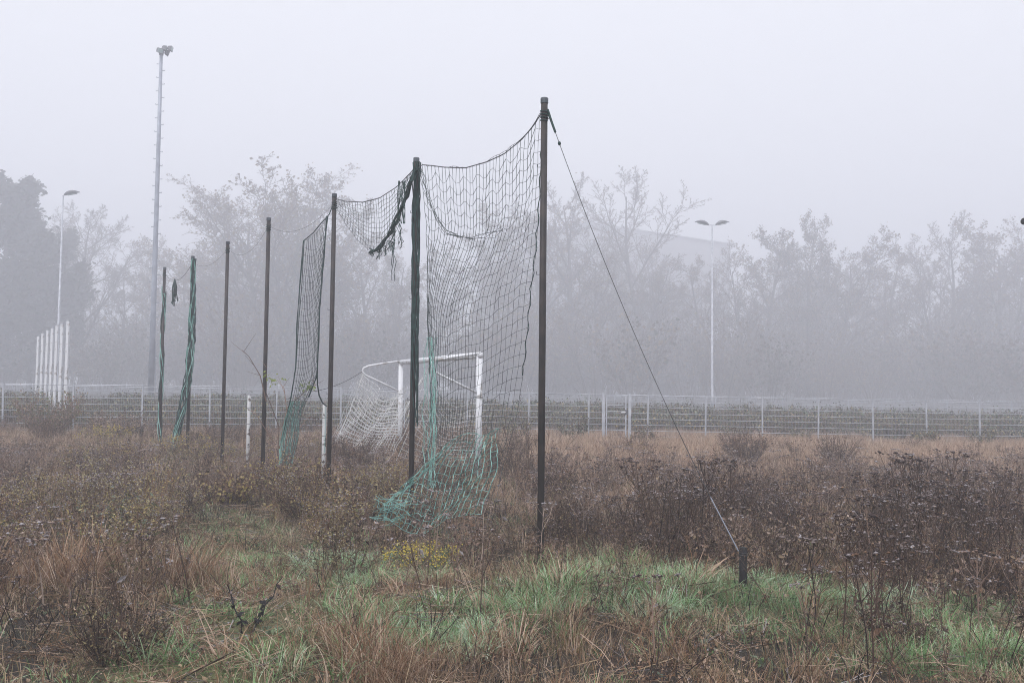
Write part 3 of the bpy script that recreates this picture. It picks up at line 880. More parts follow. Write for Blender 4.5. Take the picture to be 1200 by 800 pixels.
UN = [shrub_proto(85, 4.2, 2.6, 26, 14, 2, [M['leaf_rust'], M['leaf_dark'], M['leaf_pale']], .2, .03),
      shrub_proto(86, 3.6, 3.0, 26, 14, 2, [M['leaf_rust'], M['leaf_dark']], .2, .03),
      shrub_proto(87, 5.0, 2.4, 26, 14, 1, [M['leaf_rust'], M['leaf_pale']], .2, .03)]
sow('woodland_undergrowth', UN, lambda x, y: .017 + 0 * x, 118, 215, 6000, 1.3, 2.9, .06, slope=.72)
def wood_proto(kind):
    t, c_ = PROTO[kind]
    b = MB()
    for me_ in (t, c_):
        q = len(b.v); b.v += [v.co.copy() for v in me_.vertices]
        ks = [b.mat(m_) for m_ in me_.materials]
        b.f += [tuple(i + q for i in p.vertices) for p in me_.polygons]; b.mi += [ks[p.material_index] for p in me_.polygons]
    return b.obj('wood_tree', link=False)
sow('distant_woodland', [wood_proto(k) for k in ('leafy_b', 'upright_b', 'leafy')], lambda x, y: .0055 + 0 * x, 168, 215, 1500, 1.7, 2.3, .04, slope=.75)


# ------------------------------------------------------------------ single plants one can point to
def shrub_thing(name, px, y, label, cat='shrub', group=None, **kw):
    p = at(px, 500, y)
    o = thing(name, (p.x, y, hzf(p.x, y)), label, cat, group)
    st, lf = shrub_parts(**kw)
    st.obj('branches', o, kind='stuff')
    if lf.v: lf.obj('foliage', o, kind='stuff')
    return o
shrub_thing('bushy_shrub', 873, 21.0, 'wide round dark twiggy bush on the tan grass, left of two', group='twiggy bushes before the fence',
            seed=101, h=.85, spread=.8, n_st=90, twigs=7, mats_t=[M['weed'], M['weed'], M['twig']], leaf=2, mats_l=[M['brown'], M['weed'], M['weed']], lsize=.045, r0=.009)
shrub_thing('bushy_shrub', 981, 20.6, 'narrower upright twiggy bush on the tan grass, right of two', group='twiggy bushes before the fence',
            seed=102, h=.8, spread=.6, n_st=70, twigs=6, mats_t=[M['weed'], M['weed'], M['brown']], leaf=2, mats_l=[M['brown'], M['mauve']], lsize=.04, r0=.008)
shrub_thing('bare_shrub', 622, 16.0, 'reddish bare shrub with forked branches right of the right goal post', group='bare shrubs by the goal',
            seed=103, h=1.35, spread=1.0, n_st=14, twigs=9, mats_t=[M['mauve'], M['weed'], M['brown']], leaf=1, mats_l=[M['brown'], M['mauve']], lsize=.04, r0=.012)
shrub_thing('bare_shrub', 538, 18.5, 'reddish bare shrub inside the goal, seen through the net', group='bare shrubs by the goal',
            seed=104, h=1.25, spread=1.0, n_st=18, twigs=8, mats_t=[M['mauve'], M['weed'], M['brown']], leaf=1, mats_l=[M['brown'], M['mauve']], lsize=.04, r0=.011)
shrub_thing('bushy_shrub', 352, 13.6, 'low dark brown bush at the foot of the third pole', group='dark bushes beside the trail',
            seed=105, h=.62, spread=.7, n_st=60, twigs=7, mats_t=[M['weed'], M['brown']], leaf=4, mats_l=[M['brown'], M['weed'], M['gold']], lsize=.045, r0=.006)
shrub_thing('bushy_shrub', 268, 13.2, 'low dark brown bush on the left bank of the trail', group='dark bushes beside the trail',
            seed=106, h=.6, spread=.65, n_st=60, twigs=7, mats_t=[M['weed'], M['brown']], leaf=4, mats_l=[M['brown'], M['weed'], M['gold']], lsize=.045, r0=.006)
shrub_thing('bushy_shrub', 428, 12.4, 'low brown bush speckled with yellow leaves, right of the third pole', group='dark bushes beside the trail',
            seed=107, h=.55, spread=.65, n_st=60, twigs=7, mats_t=[M['weed'], M['brown']], leaf=4, mats_l=[M['brown'], M['gold'], M['weed']], lsize=.045, r0=.006)
shrub_thing('bushy_shrub', 55, 26.0, 'grey brown bush in front of the fence below the white posts',
            seed=108, h=1.25, spread=1.3, n_st=70, twigs=8, mats_t=[M['mauve'], M['twig']], leaf=3, mats_l=[M['olive'], M['brown'], M['mauve']], lsize=.06, r0=.01)
shrub_thing('bushy_shrub', 135, 24.5, 'low dark bush in front of the fence beside the trail end',
            seed=109, h=.9, spread=1.1, n_st=60, twigs=8, mats_t=[M['mauve'], M['twig']], leaf=3, mats_l=[M['brown'], M['mauve'], M['weed']], lsize=.05, r0=.009)

def flower_clump(name, px, y, label, cat, h, n_, tops, leafs, spread, seed, topn=14):
    p = at(px, 600, y)
    o = thing(name, (p.x, y, hzf(p.x, y)), label, cat)
    st, lf, tp = clump_mb(seed, h, n_, spread, M['brown'], leafs, tops, 12, .055, topn)
    st.obj('stems', o, kind='stuff'); lf.obj('foliage', o, kind='stuff'); tp.obj('blossoms', o, kind='stuff')
    return o
flower_clump('flowering_plant', 498, 9.2, 'bright yellow flowering plant below the heap of teal net', 'plant', .31, 46, [M['yellow']], [M['forb'], M['olive'], M['gold']], .36, 201, 13)
flower_clump('goldenrod_plant', 137, 10.3, 'goldenrod clump with pale tops and green stems left of the trail', 'plant', .7, 60, [M['gold'], M['dew'], M['brown']], [M['gold'], M['forb'], M['olive']], .42, 202)
flower_clump('goldenrod_plant', 212, 19.0, 'pale yellow flowering clump at the foot of the leftmost poles', 'plant', .75, 40, [M['gold'], M['yellow'], M['dew']], [M['olive'], M['gold']], .6, 203)
flower_clump('goldenrod_plant', 118, 23.0, 'yellowish clump by the far end of the trail', 'plant', .6, 40, [M['gold'], M['yellow']], [M['olive'], M['gold']], .6, 204)

# dead V-shaped stalk in the foreground left of centre
p0 = at(288, 762, 6.5)
vs = thing('dead_stalk', (p0.x, 6.5, hzf(p0.x, 6.5)), 'black dead plant stalk forked in a V on the trail', 'plant')
rng = random.Random(5)
for tx, ty, yy, nm in ((266, 684, 6.45, 'stem'), (331, 676, 6.6, 'stem')):
    e = at(tx, ty, yy) - vs.location
    b = MB(); k = 7
    pts = [Vector((0, 0, -.03)).lerp(e, i / k) + rv(rng, .008) * (i not in (0, k)) for i in range(k + 1)]
    b.tube(pts, [lerp(.0072, .003, i / k) for i in range(k + 1)], M['stump'], 5)
    so = b.obj(nm, vs)
    b2 = MB()
    for _ in range(26):
        t = rng.uniform(.25, 1) ** 1.2; q = pts[min(k - 1, int(t * k))]
        u = Vector((rng.gauss(0, .7), rng.gauss(0, .7), rng.uniform(-1.2, .5))).normalized() * rng.uniform(.02, .06)
        b2.leaf(q, u, u.orthogonal().normalized() * u.length * .25, M['stump'] if t < .93 else M['head'])
    b2.obj('withered_leaves', so, kind='stuff')

# sapling with lime leaves by the fourth pole
p0 = at(326, 540, 15.4)
sp = thing('young_tree', (p0.x, 15.4, hzf(p0.x, 15.4)), 'thin sapling with a few lime green leaves beside the fourth pole', 'tree')
b = MB(); lf = MB(); rng = random.Random(8)
for path in (((326, 545), (322, 520), (300, 485), (292, 480)), ((326, 545), (327, 500), (312, 460), (312, 425)), ((326, 545), (330, 520), (352, 500), (362, 488)),
             ((328, 520), (336, 480), (333, 455), (325, 445)), ((330, 500), (345, 470), (362, 455), (372, 450)), ((312, 470), (305, 440), (292, 418), (284, 410))):
    pts = [at(x_, y_, 15.4 + rng.uniform(-.15, .15)) - sp.location for x_, y_ in path]
    b.tube(pts, [.012, .009, .006, .003], M['mauve'], 5)
    for k in range(5):
        i = rng.choice((1, 2)); q = pts[i].lerp(pts[i + 1], rng.random()); e = q + rv(rng, .12) + Vector((0, 0, .08))
        b.tube([q, e], [.005, .002], M['mauve'], 3, False)
for x_, y_, n_ in ((313, 440, 7), (321, 447, 14), (363, 452, 16), (356, 453, 8), (360, 490, 5)):
    for _ in range(n_):
        q = at(x_ + rng.gauss(0, 4), y_ + rng.gauss(0, 3), 15.4) - sp.location
        u = Vector((rng.gauss(0, 1), rng.gauss(0, 1), -.6)).normalized() * rng.uniform(.05, .09)
        lf.leaf(q, u, u.orthogonal().normalized() * u.length * .3, M['leaf_lime'] if y_ < 480 else M['weed'])
b.obj('trunk', sp); lf.obj('crown', sp, kind='stuff')

# ------------------------------------------------------------------ net poles
POLES = [  # px, top py, depth, radius
    (638, 115, 9.01, .035), (488, 185, 11.40, .035), (392, 227, 13.59, .035), (315, 255, 15.6, .035),
    (267, 283, 18.2, .035), (226, 300, 20.4, .035), (193, 313, 22.4, .035)]
POLE_LABEL = ['nearest and tallest brown steel pole, with a guy wire from its top', 'brown steel pole wrapped in dark green net, second from the right',
              'brown steel pole between the short torn net and the hanging net strip', 'slim brown pole beside the sapling, third from the left of the bare poles',
              'bare brown pole between the white stake and the net-wrapped pole', 'brown pole carrying the green net bundle', 'leftmost brown pole of the row, green net on its lower half']
POLE_LABEL[3] = 'slim bare brown pole standing in front of the sapling'
PT = []
for i, ((px, py, y, r), lab) in enumerate(zip(POLES, POLE_LABEL)):
    t = at(px, py, y); z0 = hzf(t.x, y)
    H = t.z - z0
    o = thing('net_pole', (t.x, y, z0), lab, 'pole', 'steel poles of the ball net')
    b = MB(); b.tube([(0, 0, -.4), (0, 0, H * .5), (0, 0, H - .06)], [r, r, r * .97], M['pole'], 14)
    b.obj('shaft', o, True)
    b = MB(); b.tube([(0, 0, H - .06), (0, 0, H - .055), (0, 0, H - .005), (0, 0, H)], [r * 1.0, r * 1.14, r * 1.14, r * 1.0], M['cap'], 14)
    b.obj('cap', o)
    b = MB(); rng = random.Random(i)
    pts = [(math.cos(a * .7) * (r + .006), math.sin(a * .7) * (r + .006), H - .12 - .0035 * a) for a in range(36)]
    b.tube(pts, .006, M['dark_net'], 5); b.obj('rope_lashing', o)
    for hk in (.35, .62, .85):
        if i in (0, 1, 2):
            b = MB(); zz = H * hk
            b.tube([(-r * .8, 0, zz), (-r - .03, 0, zz), (-r - .03, 0, zz + .03)], .004, M['cap'], 5); b.obj('hook', o)
    PT.append(Vector((t.x, y, t.z - .14)))

# pole just outside the right edge, its clamp reaching into the picture
t = at(1204, 256, 15.0); z0 = hzf(t.x, 15.0)
o = thing('net_pole', (t.x, 15.0, z0), 'dark pole at the right edge of the picture with a clamp at its top', 'pole')
H = t.z - z0
b = MB(); b.tube([(0, 0, -.3), (0, 0, H)], .037, M['pole'], 12); b.obj('shaft', o, True)
b = MB(); b.ball((-.06, 0, H - .05), .055, M['stump'], 1.1, 8, 5); b.tube([(-.06, 0, H - .05), (0, 0, H - .05)], .03, M['stump'], 8); b.obj('clamp', o)


def rope_obj(name, a, c, sag, r, m_, label, cat, group=None, n_=16, parent=None, seed=0):
    rng = random.Random(seed)
    pts = []
    for i in range(n_ + 1):
        t = i / n_
        p = a.lerp(c, t); p = p - Vector((0, 0, 4 * sag * t * (1 - t)))
        pts.append(p)
    b = MB(); b.tube(pts, r, m_, 5)
    o = b.obj(name, parent)
    if not parent: tag(o, label, cat, group)
    return o


# ropes between the far poles
rope_obj('head_rope', PT[2], PT[3], 0.25, .0022, M['wire'], 'thin slack rope between the third and fourth pole tops', 'rope', 'slack ropes between pole tops')
rope_obj('head_rope', PT[3], PT[4], 0.30, .0022, M['wire'], 'thin slack rope between the fourth pole and the bare pole left of it', 'rope', 'slack ropes between pole tops')
rope_obj('head_rope', PT[4], PT[5], 0.21, .0022, M['wire'], 'thin slack rope running right from the net-wrapped pole top', 'rope', 'slack ropes between pole tops')
rope_obj('head_rope', PT[5], PT[6], .3, .0045, M['wire'], 'thin slack rope over the small hanging net scrap, far left', 'rope', 'slack ropes between pole tops')

# ------------------------------------------------------------------ stump and guy wire
sb = at(871, 702, 7.75); z0 = hzf(sb.x, 7.75)
stop = at(870, 641, 7.75)
o = thing('anchor_post', (sb.x, 7.75, z0), 'short black timber post in the grass at lower right', 'post')
b = MB(); H = stop.z - z0
b.tube([(0, 0, -.2), (0, 0, H * .5), (.0, 0, H - .01), (0, 0, H)], [.034, .034, .033, .029], M['stump'], 10); b.obj('timber', o, True)
b = MB(); b.tube([(math.cos(a * .6) * .037, math.sin(a * .6) * .037, H - .03 - a * .0018) for a in range(24)], .004, M['wire'], 4); b.obj('cable_loop', o)
ga = PT[0] + Vector((.03, 0, .02)); gb = stop + Vector((-.035, 0, -.03))
gw = thing('guy_wire', gb, 'long slanting guy wire from the nearest pole top to the short post', 'cable')
b = MB(); pts = []
for i in range(41):
    t = i / 40; q = ga.lerp(gb, t) - Vector((0, 0, 4 * .21 * t * (1 - t))); pts.append(q - gb)
b.tube(pts, .0036, M['wire'], 5); b.obj('cable', gw)
b = MB(); q = pts[3]; b.tube([pts[0], pts[1], pts[2]], [.016, .012, .012], M['dark_net'], 6); b.ball(pts[3] , .017, M['dark_net'], 1.3, 6, 4); b.obj('rope_end', gw)
e = pts[-4]
b = MB(); b.tube([pts[-6], pts[-1]], .005, M['mast'], 6); b.obj('turnbuckle', gw)

# ------------------------------------------------------------------ nets
def net_grid(name, fn, cols, rows, mat, r, parent, kill=None, kind=None):
    vs = []; fs = []; ed = []
    for j in range(rows + 1):
        for i in range(cols + 1):
            vs.append(tuple(fn(i / cols, j / rows, i, j)))
    k = lambda i, j: j * (cols + 1) + i
    for j in range(rows):
        for i in range(cols):
            if kill and kill(i, j): continue
            fs.append((k(i, j), k(i + 1, j), k(i + 1, j + 1), k(i, j + 1)))
    me = bpy.data.meshes.new(name)
    me.from_pydata(vs, [], fs)
    me.materials.append(mat)
    o = bpy.data.objects.new(name, me); COL.objects.link(o)
    o.parent = parent
    w = o.modifiers.new('cords', 'WIREFRAME'); w.thickness = r * 2; w.use_even_offset = False; w.use_boundary = True; w.offset = 0; w.use_replace = True
    if kind: o['kind'] = kind
    return o


def on_line(px, py, A, B, off=0.0):
    """where the sight line at a pixel meets the vertical plane through A and B (off: metres towards the camera)"""
    v = RM @ Vector(((px - 600) / F, -(py - 400) / F, -1))
    d = Vector((B.x - A.x, B.y - A.y, 0)); nn = Vector((d.y, -d.x, 0)).normalized()
    if nn.y > 0: nn = -nn
    a = A + nn * off
    t = (a - EYE).dot(nn) / v.dot(nn)
    return EYE + v * t


def wob(i, j, s, k=0):
    return math.sin(i * 12.9898 + j * 78.233 + k * 37.7) * 43758.5453 % 1 * 2 * s - s


P1, P2, P3, P4 = PT[0], PT[1], PT[2], PT[3]
# --- big net between the two nearest poles
net1 = thing('ball_net', (P2.x, P2.y, 0), 'big grey green ball net hanging between the two nearest poles, its foot heaped on weeds', 'net', 'torn ball nets on the pole row')
O1 = Vector(net1.location)
Tx = [492, 505, 520, 545, 570, 590, 610, 625, 636]; Ty = [193, 194, 196, 197, 190, 181, 165, 148, 130]
Ly = [190, 230, 260, 300, 360, 420, 480, 520, 545, 565, 585, 605]; Lx = [493, 496, 499, 500, 501, 503, 505, 503, 492, 476, 462, 452]
Ry = [125, 190, 250, 300, 340, 400, 450, 490, 520, 550, 580, 625]; Rx = [637, 634, 631, 627, 622, 617, 611, 604, 597, 588, 582, 572]
COLS1, ROWS1 = 35, 34
def n1(u, v, i, j):
    # columns crowd towards the pole lower down
    top_x = interp([0, .5, 1], [492, 566, 637], u); ty = interp(Tx, Ty, top_x)
    by = interp([0, .35, .7, 1], [600, 622, 618, 612], u)
    vv = v
    sag = 18 * math.sin(math.pi * u) ** 2 * math.sin(math.pi * min(1, v * 1.4)) * (1 - u)
    y = lerp(ty, by, vv) + sag
    crowd = 1 + .95 * sstep(.15, .45, v) - .65 * sstep(.72, .9, v)
    uu = u ** crowd
    x = lerp(interp(Ly, Lx, y), interp(Ry, Rx, y), float(uu))
    # scallops under the head rope
    if 0 < v < .5:
        sc = abs(math.sin(math.pi * u * 8.5)); y += (1 - sc) * -7 * math.exp(-v * 4) + sc * 7 * math.exp(-v * 4)
    # slow waves along the columns
    x += 2.0 * math.sin(v * 9 + u * 5) * (.2 + u) * (1 - u) + wob(i, j, .7)
    y += 2.5 * math.sin(u * 17 + v * 3) * (.3 + v) + wob(i, j, 1.0 + 2.5 * float(sstep(.75, 1, v)), 1)
    off = .25 * math.sin(math.pi * u) * math.sin(math.pi * v) + .35 * float(sstep(.7, 1, v)) + wob(i, j, .02 + .1 * float(sstep(.7, 1, v)), 2)
    return on_line(x, y, P2, P1, off) - O1
net_grid('net_mesh', n1, COLS1, ROWS1, M['grey_net'], .0030, net1, kill=lambda i, j: (i, j) in {(9, 3), (15, 5), (15, 6), (20, 2), (3, 26), (22, 30), (23, 31)} or (j >= 31 and (i * 7 + j * 3) % 5 == 0))
b = MB()
pts = [on_line(interp([0, 1], [490, 637], t), interp(Tx, Ty, interp([0, 1], [490, 637], t)), P2, P1, .01) - O1 for t in np.linspace(0, 1, 30)]
pts[0] = P2 - O1; pts[-1] = P1 - O1
b.tube(pts, .006, M['wire'], 6); b.obj('head_rope', net1)
# gathered fold slanting down from the second pole
b = MB(); rng = random.Random(3)
for k in range(5):
    pp = [(492, 196), (497, 215), (503, 238), (511, 256), (522, 270), (536, 277), (552, 280), (570, 276), (590, 268)][:rng.choice((5, 6, 7, 9))]
    b.tube([on_line(x_ + rng.gauss(0, 1.3), y_ + rng.gauss(0, 2), P2, P1, .12) - O1 for x_, y_ in pp], .0035, M['grey_net'], 4)
b.obj('gathered_fold', net1, kind='stuff')
# right edge cord hanging free beside the pole
b = MB(); b.tube([on_line(interp(Ry, Rx, y_) + 1.5 * math.sin(y_ * .2), y_, P2, P1, .01) - O1 for y_ in np.linspace(135, 440, 34)], .005, M['dark_net'], 5); b.obj('edge_cord', net1)
# teal foot of the net, sky light put into its paler cord colour
teal = M['green_net']
def foot(u, v, i, j):
    y = lerp(interp([0, .3, 1], [556, 520, 500], u), interp([0, .25, .55, 1], [604, 612, 624, 600], u), v)
    y += 5 * math.sin(u * 9 + v * 4) + wob(i, j, 1.5, 3)
    xl = interp([0, .35, 1], [492, 466, 444], v); xr = interp([0, .5, 1], [585, 580, 566], v)
    x = lerp(xl, xr, u ** (1 + .5 * v)) + wob(i, j, 1.5, 4) + 2.5 * math.sin(v * 7 + u * 4) 
    return on_line(x, y, P2, P1, .45 + .4 * v + wob(i, j, .04, 5)) - O1
net_grid('net_foot', foot, 20, 13, teal, .0041, net1, kill=lambda i, j: (i, j) in {(14, 10), (15, 11), (16, 10), (12, 12), (4, 0)})
b = MB(); rng = random.Random(12)
for k in range(26):
    c0 = (rng.gauss(464, 14), rng.gauss(598, 6)); pp = []
    x_, y_ = c0
    for q in range(5):
        pp.append(on_line(x_, y_, P2, P1, .85 + rng.uniform(-.08, .08)) - O1); x_ += rng.gauss(0, 9); y_ += rng.gauss(0, 5)
    b.tube(pp, .0036, teal, 4)
b.obj('tangled_heap', net1, kind='stuff')
b = MB()
for k in range(12):
    x_ = rng.uniform(495, 512); pp = [on_line(x_ + rng.gauss(0, 2.5) - q * .2, 395 + q * 22, P2, P1, .12 + .02 * q) - O1 for q in range(9)]
    b.tube(pp, .0032, teal, 4)
b.obj('teal_strands', net1, kind='stuff')
# net bunched round the second pole
b = MB(); rng = random.Random(21)
for k in range(15):
    a0 = rng.random() * 6.28; pp = []
    y1_ = rng.uniform(440, 520)
    for q in range(22):
        t = q / 21; yy = lerp(190, y1_, t); a_ = a0 + math.sin(q * .6 + k) * .8
        cpt = on_line(lerp(488, 485.6, t), yy, P2, P1, 0)
        rr = .043 + .014 * math.sin(q * 1.3 + k * 2) * (1 - t)
        pp.append(cpt + Vector((math.cos(a_) * rr, math.sin(a_) * rr, 0)) - O1)
    b.tube(pp, .009, M['dark_net'], 4)
b.obj('net_bundle', net1, kind='stuff')

# --- short torn net between the second and third poles
net2 = thing('ball_net', (P3.x, P3.y, 0), 'short torn net sagging between the second and third poles with a dark gathered hem', 'net', 'torn ball nets on the pole row')
O2 = Vector(net2.location)
def top2(x): return interp([393, 405, 425, 445, 465, 480, 488], [233, 236, 237, 232, 219, 204, 194], x)
def bot2(x): return interp([393, 405, 418, 432, 447, 460, 470, 480, 488], [246, 262, 280, 293, 297, 280, 252, 222, 200], x)
def n2(u, v, i, j):
    x = lerp(394, 487, u)
    ty, by = top2(x), bot2(x)
    y = lerp(ty, by, v) + wob(i, j, .7)
    x += wob(i, j, .5, 1) + 2 * math.sin(v * 3) * (1 - u)
    if 0 < v: y += 2.0 * math.sin(u * 40) * math.exp(-v * 5)
    return on_line(x, y, P3, P2, .18 * math.sin(math.pi * u) * v) - O2
net_grid('net_mesh', n2, 30, 11, M['grey_net'], .0032, net2)
b = MB()
b.tube([on_line(x_, top2(x_), P3, P2, .01) - O2 for x_ in np.linspace(392.5, 487, 24)], .006, M['wire'], 6); b.obj('head_rope', net2)
b = MB(); rng = random.Random(4)
HEM = [(487, 197), (482, 212), (477, 228), (471, 243), (465, 256), (458, 270), (450, 283), (443, 292), (433, 295)]
for k in range(10):
    b.tube([on_line(x_ + rng.gauss(0, 1.6), y_ + rng.gauss(0, 1.6), P3, P2, .1 + rng.gauss(0, .02)) - O2 for x_, y_ in HEM], .009, M['dark_net'], 4)
for k in range(9):
    x0_ = rng.uniform(466, 474); b.tube([on_line(x0_ + rng.gauss(0, 1), y_, P3, P2, .12) - O2 for y_ in (212, 230, 247, 262)], .006, M['dark_net'], 4)
b.obj('gathered_hem', net2, kind='stuff')
b = MB()
for (x0_, y0_, ln, nn_) in ((460, 283, 48, 3), (461, 270, 30, 5), (456, 282, 14, 4), (444, 293, 12, 5), (452, 287, 14, 4), (468, 262, 26, 4), (470, 280, 16, 1), (436, 293, 8, 3)):
    for k in range(nn_):
        L = ln * rng.uniform(.5, 1)
        b.tube([on_line(x0_ + rng.gauss(0, 1.5) + math.sin(q) * .8, y0_ + L * q / 4, P3, P2, .12) - O2 for q in range(5)], .005, M['dark_net'], 4)
b.obj('frayed_strands', net2, kind='stuff')

# --- narrow net strip left of the third pole
net3 = thing('ball_net', (P3.x - .3, P3.y + .3, 0), 'narrow hanging net strip left of the third pole, gathered at its foot', 'net', 'torn ball nets on the pole row')
O3 = Vector(net3.location)
L3y = [282, 330, 380, 430, 465, 490, 515, 545]; L3x = [356, 352, 349, 346, 341, 335, 330, 326]
R3y = [253, 300, 350, 400, 440, 465, 490, 515, 545]; R3x = [384, 380, 376, 373, 371, 361, 352, 349, 342]
def n3(u, v, i, j):
    ty = lerp(282, 253, u) + 4 * math.sin(math.pi * u); by = lerp(548, 540, u)
    y = lerp(ty, by, v) + (12 * (1 - v)) * math.sin(math.pi * u) * (0 if v == 0 else 1)
    x = lerp(interp(L3y, L3x, y), interp(R3y, R3x, y), u ** .75) + wob(i, j, .5)
    return on_line(x, y + wob(i, j, .8, 1), P4, P3, .25 * math.sin(math.pi * u) + .02) - O3
net_grid('net_mesh', n3, 13, 34, M['grey_net'], .0034, net3)
b = MB()
b.tube([on_line(x_, y_, P4, P3, .02) - O3 for x_, y_ in ((392, 235), (386, 251), (376, 262), (367, 273), (356, 282))], .008, M['dark_net'], 6); b.obj('head_rope', net3)
for nm, yy, xx in (('edge_cord', L3y, L3x), ('edge_cord', R3y[:6], R3x[:6])):
    b = MB(); rng = random.Random(len(yy))
    for k in range(3):
        b.tube([on_line(x_ + rng.gauss(0, .8), y_, P4, P3, .03) - O3 for x_, y_ in zip(xx, yy)], .007, M['dark_net'], 4)
    b.obj(nm, net3, kind='stuff')
b = MB(); rng = random.Random(33)
for k in range(22):
    w_ = rng.random()
    b.tube([on_line(lerp(interp(L3y, L3x, y_), interp(R3y, R3x, y_), w_) + rng.gauss(0, 1.5), y_, P4, P3, .05) - O3 for y_ in (470, 490, 508, 526, 546)], .005, M['green_net'], 4)
b.obj('green_foot', net3, kind='stuff')

# --- bundle on the sixth pole and scraps
P6, P7 = PT[5], PT[6]
net4 = thing('net_bundle', (P6.x, P6.y, 0), 'dark green net bundle wound down the sixth pole and trailing to the ground', 'net', 'torn ball nets on the pole row')
O4 = Vector(net4.location)
b = MB(); rng = random.Random(44)
for k in range(26):
    pp = []; a0 = rng.random() * 6.28
    for q in range(20):
        t = q / 19
        y_ = lerp(303, 530, t)
        x_ = interp([303, 400, 440, 470, 500, 530], [227, 224.5, 221, 215, 209, 203], y_)
        rr = (.05 + .035 * math.sin(t * 2.2)) * rng.uniform(.5, 1.15)
        a_ = a0 + q * .5 * (1 if k % 2 else -1)
        pp.append(at(x_, y_, 20.3) + Vector((math.cos(a_) * rr, math.sin(a_) * rr, 0)) - O4)
    b.tube(pp, .011, M['dark_net'] if k % 3 else M['green_net'], 4)
b.obj('twisted_cords', net4, kind='stuff')
net5 = thing('net_bundle', (P7.x, P7.y, 0), 'green net wound round the lower half of the leftmost brown pole', 'net', 'torn ball nets on the pole row')
O5 = Vector(net5.location)
b = MB()
for k in range(4):
    pp = []; a0 = rng.random() * 6.28
    for q in range(20):
        t = q / 19
        p_ = Vector((P7.x, P7.y, lerp(P7.z - .3 - .5 * rng.random() * (q == 0), .1, t))); a_ = a0 + q * .8 * (1 if k % 2 else -1)
        pp.append(p_ + Vector((math.cos(a_) * .052, math.sin(a_) * .052, 0)) - O5)
    b.tube(pp, .012, M['green_net'] if k % 2 else M['dark_net'], 4)
b.obj('twisted_cords', net5, kind='stuff')
pr = PT[5].lerp(PT[6], .58)
sc = PT[5].lerp(PT[6], .6) - Vector((0, 0, 4 * .3 * .6 * .4 + .02))
scrap = thing('net_scrap', sc, 'small dark scrap of net hanging from the rope beside the leftmost pole', 'net')
b = MB()
for k in range(12):
    a_ = rng.random() * 6.28; L = rng.uniform(.35, .62)
    b.tube([(0, 0, .06), (math.cos(a_) * .05, math.sin(a_) * .05, -L * .3), (math.cos(a_) * .045, math.sin(a_) * .045, -L * .6), (rng.gauss(0, .03), rng.gauss(0, .03), -L)], .013, M['dark_net'], 4)
b.obj('twisted_cords', scrap, kind='stuff')

# ------------------------------------------------------------------ white stakes
def stake(px, top, y, label, hook=False):
    t = at(px, top, y); z0 = hzf(t.x, y); H = t.z - z0
    o = thing('white_stake', (t.x, y, z0), label, 'post', 'peeling white pipes in the weeds')
    b = MB(); b.tube([(0, 0, -.3), (.0, 0, H * .5), (0, 0, H - .02), (0, 0, H)], [.035, .035, .035, .028], M['peel'], 10); b.obj('pipe', o, True)
    for zz in (H * .82, H * .6, H * .2):
        b = MB(); b.tube([(.037 * math.cos(a_ * .6), .037 * math.sin(a_ * .6), zz + .002 * a_) for a_ in range(12)], .004, M['pole'], 4); b.obj('wire_tie', o)
    return o
stake(292, 463, 19.0, 'peeling white pipe left of the sapling')
s2 = stake(380.5, 473, 15.8, 'clean white pipe beside the third pole, rope tied to its top')
rp = thing('green_rope', s2.location, 'green rope looping from the hanging net strip to the white pipe top', 'rope')
b = MB(); b.tube([at(x_, y_, yy) - s2.location for x_, y_, yy in ((373, 400, 14.4), (372, 430, 14.5), (372, 450, 14.6), (374, 463, 14.9), (378, 472, 15.3), (383, 476, 15.7))], .012, M['dark_net'], 6); b.obj('strand', rp)
b = MB(); b.tube([at(x_, y_, 15.72) - s2.location for x_, y_ in ((381, 476), (381, 500), (380.5, 530))], .006, M['green_net'], 5); b.obj('loose_end', rp)
t = at(166, 499, 25.0); z0 = hzf(t.x, 25)
o = thing('wooden_stub', (t.x, 25, z0), 'small dark wooden stub in weeds left of the leftmost pole', 'post')
b = MB(); b.tube([(0, 0, -.2), (.01, 0, (t.z - z0) * .6), (.02, 0, t.z - z0)], [.05, .048, .04], M['stump'], 8); b.obj('timber', o)

# ------------------------------------------------------------------ goal
gR = at(562, 416, 18.4); gL = at(470, 424.5, 24.2)
GH = 2.44
goal = thing('football_goal', (gR.x, gR.y, hzf(gR.x, gR.y)), 'white football goal with a white net, standing in weeds behind the big net', 'goal')
OG = Vector(goal.location)
A = Vector((0, 0, 0)); Bv = Vector((gL.x - gR.x, gL.y - gR.y, gL.z - gR.z)); 
top = gR.z - OG.z
gd = Vector((Bv.x, Bv.y, 0)).normalized(); bk_ = Vector((-gd.y, gd.x, 0))
if bk_.x > 0: bk_ = -bk_
for P in (A, Bv):
    b = MB(); q = Vector((P.x, P.y, 0))
    b.tube([q + Vector((0, 0, -.3)), q + Vector((0, 0, top + P.z * 1 - .02))], .066, M['white'], 14); b.obj('post', goal, True)
    b = MB(); b.tube([q + Vector((.071 * math.cos(a_ * .8), .071 * math.sin(a_ * .8), 1.62 + .001 * a_)) for a_ in range(9)], .008, M['pole'], 4); b.obj('strap', goal)
b = MB(); e0 = Vector((0, 0, top)) - gd * .066; e1 = Vector((Bv.x, Bv.y, top + Bv.z)) + gd * .066
b.tube([e0, e1], .066, M['white'], 14); b.obj('crossbar', goal, True)
hoopT = []
